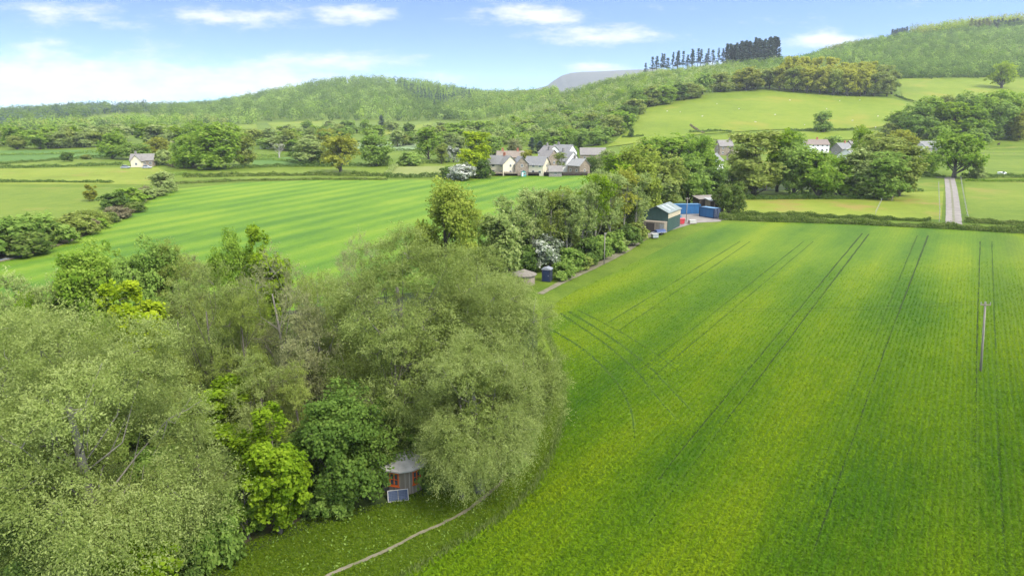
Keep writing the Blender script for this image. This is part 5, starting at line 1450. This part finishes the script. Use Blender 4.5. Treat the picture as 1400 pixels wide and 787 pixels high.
wire(pA, pD, 1.6, 'thin overhead wire crossing the crop field, nearer of the pair', (.5, -.3, 0))
wire(pA, pD, 1.5, 'thin overhead wire crossing the crop field, farther of the pair', (-.5, .4, 0))
wire(pC, pB, .8, 'thin wire from the yard pole to the track-side pole', (0, 0, 0))

# ------------------------------------------------------------------ vehicles and yard things
def car(px, py, rot, label, paint, L=4.1, W=1.7, H=1.48):
    x, y, z = hit(px, py); t = thing('parked_car', label, 'car', (x, y, z + .075), R(rot)); l, w = L / 2, W / 2
    prof = [(-l, .35), (-l + .05, .75), (-l + .5, .88), (-l + .95, .92), (l - .95, .92), (l - .1, .82), (l, .6), (l, .35), (l - .35, .22), (-l + .35, .22)]
    MB().prism(prof, -w, w, 'y').build('body', paint, t, bevel=.06)
    cab = MB(); b0, b1, t0, t1 = -l + .45, l - 1.0, -l + .95, l - 1.75
    cab.add([(b0, -w + .06, .9), (b1, -w + .06, .9), (b1, w - .06, .9), (b0, w - .06, .9), (t0, -w + .2, H), (t1, -w + .2, H), (t1, w - .2, H), (t0, w - .2, H)],
            [(0, 3, 2, 1), (4, 5, 6, 7), (0, 1, 5, 4), (1, 2, 6, 5), (2, 3, 7, 6), (3, 0, 4, 7)])
    cab.build('window', M_glass, t, bevel=.04)
    MB().box(t0 + .05, t1 - .05, -w + .22, w - .22, H - .005, H + .03).build('roof', paint, t, bevel=.02)
    for sx in (-l + .78, l - .82):
        for sy in (-1, 1):
            wh = MB().tube([(sx, sy * (w - .2), .31), (sx, sy * (w + .012), .31)], .31, 16).build('wheel', M_tyre, t)
            MB().tube([(sx, sy * (w - .05), .31), (sx, sy * (w + .022), .31)], .19, 12).build('rim', M_metal, wh)
    for sy in (-1, 1):
        MB().box(l - .06, l + .015, sy * .58 - .18, sy * .58 + .18, .6, .74).build('headlight', M_white, t)
        MB().box(-l - .015, -l + .06, sy * .6 - .13, sy * .6 + .13, .66, .8).build('tail_light', surf_mat('red_lens', (.5, .03, .02), (.4, .02, .02), .3), t)
    return t
car(924.5, 300, 60, 'blue hatchback parked at the corner of the green barn', surf_mat('blue_car_paint', (.05, .2, .34), (.045, .18, .3), .3, spec=.6))
# flatbed trailer with blue tarpaulin load
x, y, z = hit(901, 321); t = thing('farm_trailer', 'flat trailer with a blue sheeted load beside the track', 'trailer', (x, y, z + .08), R(28))
MB().box(-1.7, 1.7, -.8, .8, .5, .62).build('deck', M_metal, t)
MB().prism([(-.7, .62), (.7, .62), (.6, 1.0), (.1, 1.2), (-.5, 1.05)], -1.1, 1.5, 'x').build('sheeted_load', surf_mat('blue_tarpaulin', (.06, .09, .2), (.04, .065, .15), .6, 1.5, .5), t)
MB().tube([(-1.7, 0, .5), (-2.7, 0, .42)], .05, 6).build('drawbar', M_metal, t)
for s in (-1, 1): MB().tube([(0, s * .82, .3), (0, s * .98, .3)], .3, 14).build('wheel', M_tyre, t)
x, y, z = hit(895, 326); t = thing('water_tank', 'grey galvanised tank at the lower end of the trailer', 'tank', (x, y, z + .08), R(20))
MB().box(-.7, .7, -.5, .5, .15, .95).build('body', M_metal, t, bevel=.05); MB().box(-.74, .74, -.54, .54, .95, 1.0).build('lid', M_conc, t)
for s in (-1, 1): MB().box(s * .5 - .1, s * .5 + .1, -.45, .45, 0, .148).build('skid', M_dark, t)
# red box, pale crate
x, y, z = hit(932, 306); t = thing('red_bin', 'bright red bin at the foot of the yard pole', 'bin', (x - .2, y - .5, z + .08), R(10))
red = surf_mat('red_plastic', (.55, .04, .06), (.42, .03, .045), .45)
MB().add([(-.55, -.45, .06), (.55, -.45, .06), (.55, .45, .06), (-.55, .45, .06), (-.65, -.55, 1.3), (.65, -.55, 1.3), (.65, .55, 1.3), (-.65, .55, 1.3)], [(0, 3, 2, 1), (4, 5, 6, 7), (0, 1, 5, 4), (1, 2, 6, 5), (2, 3, 7, 6), (3, 0, 4, 7)]).build('body', red, t, bevel=.03)
MB().prism([(-.62, 1.304), (.62, 1.304), (.5, 1.42), (-.5, 1.48)], -.7, .7, 'x').build('lid', red, t)
x, y, z = hit(946, 306); t = thing('pallet_crate', 'pale grey crate on the gravel right of the red bin', 'crate', (x, y, z + .08), R(15))
MB().box(-.9, .9, -.6, .6, .14, .95).build('body', M_conc, t, bevel=.03)
MB().box(-.95, .95, -.65, .65, .0, .136).build('base', M_wood, t)
# small trailers by the lane-head oak
def caravan(px, py, rot, label, L=3.4, H=2.1):
    x, y, z = hit(px, py); t = thing('horse_trailer', label, 'trailer', (x, y, z), R(rot)); l = L / 2
    MB().prism([(-l, .5), (l, .5), (l + .1, 1.2), (l - .35, H), (-l + .1, H)], -.9, .9, 'y').build('body', M_white, t, bevel=.08)
    for s in (-1, 1): MB().tube([(0, s * .9, .33), (0, s * 1.05, .33)], .33, 14).build('wheel', M_tyre, t)
    MB().tube([(l, 0, .5), (l + 1.1, 0, .45)], .05, 6).build('drawbar', M_metal, t)
    MB().box(-.5, .5, -.93, -.903, 1.2, 1.7).build('window', M_glass, t)
caravan(1331, 240, 10, 'white horse trailer just right of the lane-head oak')
caravan(1369, 240, 5, 'small grey-white trailer farther along the hedge', 2.8, 1.5)
# low white vehicles by the cottage
car(172, 230.5, 5, 'silver car parked left along the lane before the stone cottage', surf_mat('silver_paint', (.3, .32, .35), (.26, .28, .3), .3, spec=.6))
car(201, 230.5, 2, 'pale car parked right along the lane before the stone cottage', surf_mat('pale_car_paint', (.38, .39, .42), (.33, .34, .36), .3, spec=.6))
# ------------------------------------------------------------------ animals
def beast(name, label, px, py, rot, k, mat, group=None, neck=.55):
    """four-legged grazer grown as one skin, k = height at the shoulder"""
    x, y, z = hit(px, py)
    J = [(0, 0, .8), (.42, 0, .82), (.62, 0, .95 + neck * .25), (.82, 0, .82 + neck * .55), (1.02, 0, .7 + neck * .5), (-.45, 0, .84), (-.62, 0, .6)]
    E = [(0, 1), (1, 2), (2, 3), (3, 4), (0, 5), (5, 6)]; Rr = [.27, .25, .14, .12, .07, .26, .04]
    for sx, a in ((.4, 1), (-.45, 5)):
        for s in (-1, 1):
            i = len(J); J += [(sx, s * .13, .52), (sx + (.02 if sx > 0 else -.06), s * .13, .27), (sx, s * .13, .02)]; Rr += [.1, .055, .05]; E += [(a, i), (i, i + 1), (i + 1, i + 2)]
    me = bpy.data.meshes.new(name); me.from_pydata([tuple(c * k for c in j) for j in J], E, []); me.materials.append(mat)
    o = link(name, me)
    sk = o.modifiers.new('skin', 'SKIN'); o.modifiers.new('sub', 'SUBSURF').levels = 1; o.modifiers['sub'].render_levels = 1
    if not me.skin_vertices:
        ob = bpy.context.view_layer.objects; ob.active = o
        bpy.ops.mesh.customdata_skin_add()
    for v, q in zip(me.skin_vertices[0].data, Rr): v.radius = (q * k, q * k)
    me.skin_vertices[0].data[0].use_root = True
    o.location = (x, y, z); o.rotation_euler = (0, 0, R(rot)); tag(o, label, name, group)
    return o
wool = surf_mat('wool', (.7, .68, .6), (.6, .57, .5), .95, 5)
bay = surf_mat('dark_coat', (.06, .045, .035), (.04, .03, .025), .7)
grey = surf_mat('pale_coat', (.55, .45, .38), (.45, .36, .3), .8)
beast('horse', 'dark horse standing in the field below the grove', 1365, 199, 20, 1.5, bay, None, .9)
beast('horse', 'pale horse grazing in the field near the lane-head oak', 1339, 201, 160, 1.45, grey, None, -.2)
s0 = None; SH = 'sheep on the hillside field'
for i, (px, py) in enumerate([(912, 153), (930, 154), (1033, 168), (1148, 139), (1175, 138), (1200, 160), (1197, 175), (1080, 138), (1100, 172), (1010, 150), (960, 160), (1130, 150), (1060, 158), (980, 143), (1165, 166)]):
    if s0 is None:
        s0 = beast('sheep', 'small white sheep dotted over the hillside field', px, py, 30, .95, wool, SH, .2)
    else:
        o = s0.copy(); COL.objects.link(o); x, y, z = hit(px, py); o.location = (x, y, z); o.rotation_euler = (0, 0, i * 1.3)
# ------------------------------------------------------------------ hedges
hedge('hedge', [(983, 300), (1060, 303), (1160, 306), (1300, 313), (1400, 319), (1560, 330)], 2.2, 1.9, 'hedge', 'long flowering hedge along the top of the crop field', dens=260, leaf=.32)
hedge('hedge', [(1000, 294), (1100, 297), (1200, 300), (1272, 303)], 1.6, 1.5, 'hedge', 'shorter dark hedge running just behind the long crop-field hedge', dens=180, leaf=.32)
hedge('hedge', [(1318, 304), (1400, 308), (1520, 314)], 1.6, 1.5, 'hedge', 'clipped hedge on the right of the lane mouth', dens=180, leaf=.32)
hedge('hedge', [(1256, 241), (1292, 243)], 1.6, 1.8, 'dark', 'dark hedge left of the lane-head oak', dens=70, leaf=.45)
hedge('hedge', [(1314, 243), (1400, 243), (1520, 244)], 1.6, 1.9, 'dark', 'dark hedge right of the lane-head oak', dens=70, leaf=.45)
hedge('hedge', [(1320, 248), (1400, 249), (1500, 251)], 1.2, 1.2, 'fresh', 'low green hedge below the trailers', dens=60, leaf=.45)
hedge('hedge', [(1020, 273), (1100, 272), (1180, 272), (1225, 270)], 2.0, 1.7, 'dark', 'shaded undergrowth hedge along the foot of the paddock row', dens=90, leaf=.42)
hedge('hedge', [(1234, 262), (1262, 262)], 1.0, 1.2, 'dark', 'short dark hedge between the two small paddocks', dens=60, leaf=.4)
hedge('hedge', [(1078, 180), (1168, 178)], 2.4, 2.3, 'dark', 'dark hedge under the lone round tree on the hillside', dens=34, leaf=.7)
hedge('hedge', [(942, 182), (985, 180), (1000, 181)], 2.2, 2.2, 'dark', 'short broken hedge low on the hillside field', dens=34, leaf=.7)
hedge('hedge', [(850, 189), (880, 187)], 2.0, 2, 'dark', 'short hedge by the small dark bush on the slope', dens=34, leaf=.7)
hedge('hedge', [(944, 172), (952, 178), (962, 183)], 2.0, 1.5, 'bank', 'brown scrubby hedge up the hillside field', dens=34, leaf=.7)
hedge('hedge', [(1224, 131), (1240, 137), (1258, 141)], 2.0, 1.8, 'dark', 'short hedge right of the yellowish beech block', dens=26, leaf=.9)
hedge('hedge', [(1228, 107), (1320, 106), (1400, 105), (1500, 105)], 3, 4, 'dark', 'dark hedge under the big hillside plantation', dens=26, leaf=1.1)
hedge('hedge', [(1325, 194), (1360, 191), (1400, 188), (1500, 184)], 1.6, 1.8, 'mid', 'hedge below the grove above the horse field', dens=40, leaf=.6)
# left valley
LH = 'hedges of the left valley'
for pts, wd, ht, mt, lb, dn in [
    ([(-60, 250), (60, 249), (150, 250), (155, 250)], 1.6, 1.3, 'dark', 'broken low hedge between the two nearest left pastures', 50),
    ([(-60, 232), (60, 229), (160, 226), (168, 226)], 2.2, 2.0, 'dark', 'dark hedge from the left edge to the stone cottage', 50),
    ([(-60, 224), (0, 225), (110, 217), (170, 214)], 2.0, 2.0, 'dark', 'slanting dark hedge above the cottage hedge on the left', 44),
    ([(-60, 213), (40, 212), (150, 209)], 1.8, 1.8, 'mid', 'thin hedge across the farthest blue-green left field', 40),
    ([(250, 243), (340, 241), (430, 240), (526, 241)], 2.2, 2.1, 'hedge', 'thick hedge along the top of the striped field', 70),
    ([(528, 243), (560, 243), (612, 242)], 2.0, 2.1, 'dark', 'dark hedge below the straw-coloured field', 70),
    ([(230, 252), (340, 247), (430, 246), (530, 246)], 1.6, 1.1, 'hedge', 'low ragged hedge just inside the striped field top', 60),
    ([(270, 233), (380, 228), (470, 228), (530, 227)], 2.0, 2.0, 'dark', 'dark hedge behind the bronze oak pasture', 50),
    ([(542, 226), (575, 224), (615, 222)], 2.0, 1.8, 'dark', 'dark hedge at the far end of the straw-coloured field', 50),
    ([(528, 241), (535, 234), (542, 227)], 2.2, 2.2, 'pale', 'pale hedge dividing the bronze oak pasture from the straw field', 60),
    ([(345, 215), (440, 213), (520, 211)], 2, 2, 'mid', 'green hedge behind the dead white tree', 40),
    ([(470, 207), (540, 206), (610, 206)], 2, 2, 'dark', 'dark hedge along the near side of the pale silver field', 40),
    ([(470, 195), (540, 194), (600, 192)], 2, 2, 'dark', 'dark hedge along the far side of the pale silver field', 40),
    ([(355, 204), (400, 203)], 2, 2, 'dark', 'short hedge below the small pale field', 40),
    ([(200, 262), (180, 275), (165, 283), (150, 293)], 4, 2.2, 'bank', 'brown ditch scrub below the grey hawthorn', 60),
    ([(255, 238), (235, 240), (212, 245)], 1.5, 1.2, 'mid', 'short hedge left of the grey hawthorn corner', 60),
    ([(230, 228), (262, 230), (300, 229)], 2, 1.8, 'bank', 'reddish scrub bank right of the stone cottage', 50),
    ([(330, 218), (385, 220), (430, 226)], 2, 2, 'mid', 'hedge slanting right below the dead white tree', 40),
    ([(130, 172), (190, 166), (206, 163)], 3, 4, 'dark', 'dark hedge round the small high fields under the far-left ridge', 14),
]: hedge('hedge', pts, wd, ht, mt, lb, group=LH, dens=dn, leaf=.5 if dn > 20 else 1.2)
hedge('hedge', [(-60, 352), (20, 336), (70, 326), (112, 313), (128, 306)], 10, 4.6, 'olive', 'thick unbroken thicket bank along the ditch at the left edge', dens=900, leaf=.42)
# scrub along the ditch on the left
SC = 'ditch scrub on the left'
for a in [
    (15, 345, 297, 80, 'bush', 'mid', 'dense green ditch bush at the left photo edge'),
    (60, 335, 291, 80, 'bush', 'mid', 'dense green ditch bush second from the left edge'),
    (100, 322, 293, 60, 'bush', 'olive', 'olive ditch bush at the right of the dense green scrub'),
    (-30, 355, 305, 80, 'bush', 'mid', 'dense ditch bush cut by the left photo edge'),
    (40, 349, 318, 60, 'bush', 'hedge', 'low front ditch bush under the dense green scrub'),
    (122, 315, 298, 34, 'bush', 'bank', 'brown ditch bush right of the olive one'),
    (158, 284, 262, 40, 'bush', 'dark', 'dark rounded bush on the ditch near the orange sapling'),
    (180, 278, 257, 44, 'bush', 'fresh', 'light green bush right of the dark rounded ditch bush'),
    (200, 272, 258, 34, 'bush', 'pale', 'pale bush on the ditch below the grey hawthorn'),
    (217, 268, 257, 30, 'blossom', 'pale', 'whitish bramble at the corner below the grey hawthorn'),
    (168, 298, 284, 34, 'bush', 'bank', 'brown bramble halfway along the ditch'),
    (150, 304, 290, 30, 'bush', 'hedge', 'green bramble on the ditch above the striped field'),
    (135, 312, 298, 28, 'bush', 'fresh', 'small fresh green bush at the lower bend of the ditch'),
    (185, 290, 276, 30, 'bush', 'hedge', 'low green bramble between the pale and brown ditch bushes'),
]: plant(*a, SC)
M_bank = G('bare_bank', (.1, .09, .05), (.17, .15, .085), (.22, .19, .12), big=.1)
drape('ditch_bank', wpoly([(-60, 372), (30, 352), (90, 333), (135, 314), (172, 290), (205, 272), (225, 262), (215, 260), (180, 276), (150, 290), (120, 308), (60, 330), (-60, 350)]), M_bank, .09, 6)
strip('stream', [hit(*p)[:2] for p in [(-40, 364), (0, 356), (20, 352), (38, 350)]], 1.2, surf_mat('water', (.5, .55, .6), (.4, .45, .5), .1, .3), .14, 2)
# ------------------------------------------------------------------ standing crop and rough grass near the camera
def near_rut(P):
    bad = np.zeros(len(P), bool)
    for L, wd in RUTS:
        L = np.array(L); L = L[L[:, 1] < 140]
        if not len(L): continue
        x0, y0 = L.min(0) - 1; x1, y1 = L.max(0) + 1
        idx = np.nonzero((P[:, 0] > x0) & (P[:, 0] < x1) & (P[:, 1] > y0) & (P[:, 1] < y1))[0]
        for c in np.array_split(idx, max(1, len(idx) // 20000)):
            if len(c):
                d = np.min((P[c, None, 0] - L[None, :, 0]) ** 2 + (P[c, None, 1] - L[None, :, 1]) ** 2, axis=1)
                bad[c[d < (wd * .62) ** 2]] = True
    return bad
def standing(name, poly, n, yr, fade, hh, ln, wd, mat, label, cat, rowdir=None, pitch=.5, seed=4, tilt=.55):
    g = np.random.default_rng(seed)
    x0, x1 = min(p[0] for p in poly), max(p[0] for p in poly)
    y = yr[0] + (yr[1] - yr[0]) * g.random(n * 3) ** 1.25
    lim = np.minimum(1.02 * y + 6, x1); lo = np.maximum(-.9 * y, x0)
    x = lo + (lim - lo) * g.random(n * 3)
    if rowdir is not None:
        a = math.atan(rowdir); ca, sa = math.cos(a), math.sin(a)
        u = x * ca - y * sa; v = x * sa + y * ca
        u = np.round(u / pitch) * pitch + g.normal(size=len(u)) * pitch * .2
        x = u * ca + v * sa; y = -u * sa + v * ca
    keep = inside(x, y, poly) & (g.random(len(x)) < np.clip((fade[1] - y) / (fade[1] - fade[0]), 0, 1))
    P = np.c_[x, y][keep][:n]
    P = P[~near_rut(P)]
    m = len(P); z = hgt(P[:, 0], P[:, 1])
    sc = g.uniform(.6, 1.35, m)
    P3 = np.c_[P, z + hh * g.uniform(.25, 1, m)]
    A = rdir(g, m); A[:, 2] = np.abs(A[:, 2]) * tilt + .1; A = unit(A)
    Nn = unit(np.array([0, 0, 1.]) + .55 * g.normal(size=(m, 3)))
    me = np_quads(name, leaves(P3, A, Nn, ln * sc, wd * sc), mat, np.clip(.5 + .25 * g.normal(size=m), 0, 1))
    o = link(name, me); o['kind'] = 'stuff'; tag(o, label, cat); return o
standing('wheat_leaves', crop_out, 560000, (36, 135), (64, 135), .24, .26, .065, M_cropleaf, 'young wheat standing in drilled rows over the near crop field', 'crop', ROWS, .5)
M_blade = leaf_mat('grass_blades', (.075, .135, .008), (.115, .19, .01), (.18, .245, .02), vary=0)
GP = wpoly([(-100, 900), (150, 800), (330, 745), (430, 705), (520, 690), (575, 672), (650, 652), (700, 610), (735, 560), (772, 540), (770, 575), (757, 613), (738, 656), (700, 698), (640, 738), (560, 786), (430, 880)])
FP = [hit(*p)[:2] for p in smooth_line([(700, 632), (690, 652), (676, 668), (655, 685), (632, 702), (600, 718), (570, 731), (545, 744), (520, 756), (490, 769), (455, 784), (420, 802)], 6)]
RUTS.append((resample(FP, .3), .34))
standing('grass', GP, 90000, (36, 80), (200, 201), .12, .2, .06, M_blade, 'rough grass between the wood and the crop field', 'grass', None, seed=9)
standing('weeds', GP, 2200, (36, 70), (200, 201), .22, .2, .1, LM['mid'], 'scattered docks and nettles in the rough grass by the path', 'weeds', None, seed=10)
# tall unmown fringe where the crop meets the grass
g = np.random.default_rng(12)
ED = np.array(resample([hit(*p)[:2] for p in EDGE[22:]], .05)); n = 5000
k = g.integers(0, len(ED), n); P = ED[k] + g.normal(size=(n, 2)) * .22; zz = hgt(P[:, 0], P[:, 1])
A = unit(np.c_[g.normal(size=(n, 2)) * .35, np.ones(n)]); Nn = unit(np.c_[g.normal(size=(n, 2)), .3 * np.ones(n)])
me = np_quads('fringe_grass', leaves(np.c_[P, zz + .2], A, Nn, g.uniform(.25, .6, n), g.uniform(.04, .09, n)), LM['hedge'], np.clip(g.normal(size=n) * .2 + .6, 0, 1))
o = link('fringe_grass', me); o['kind'] = 'stuff'; tag(o, 'dry grass fringe along the curved edge of the crop', 'grass')
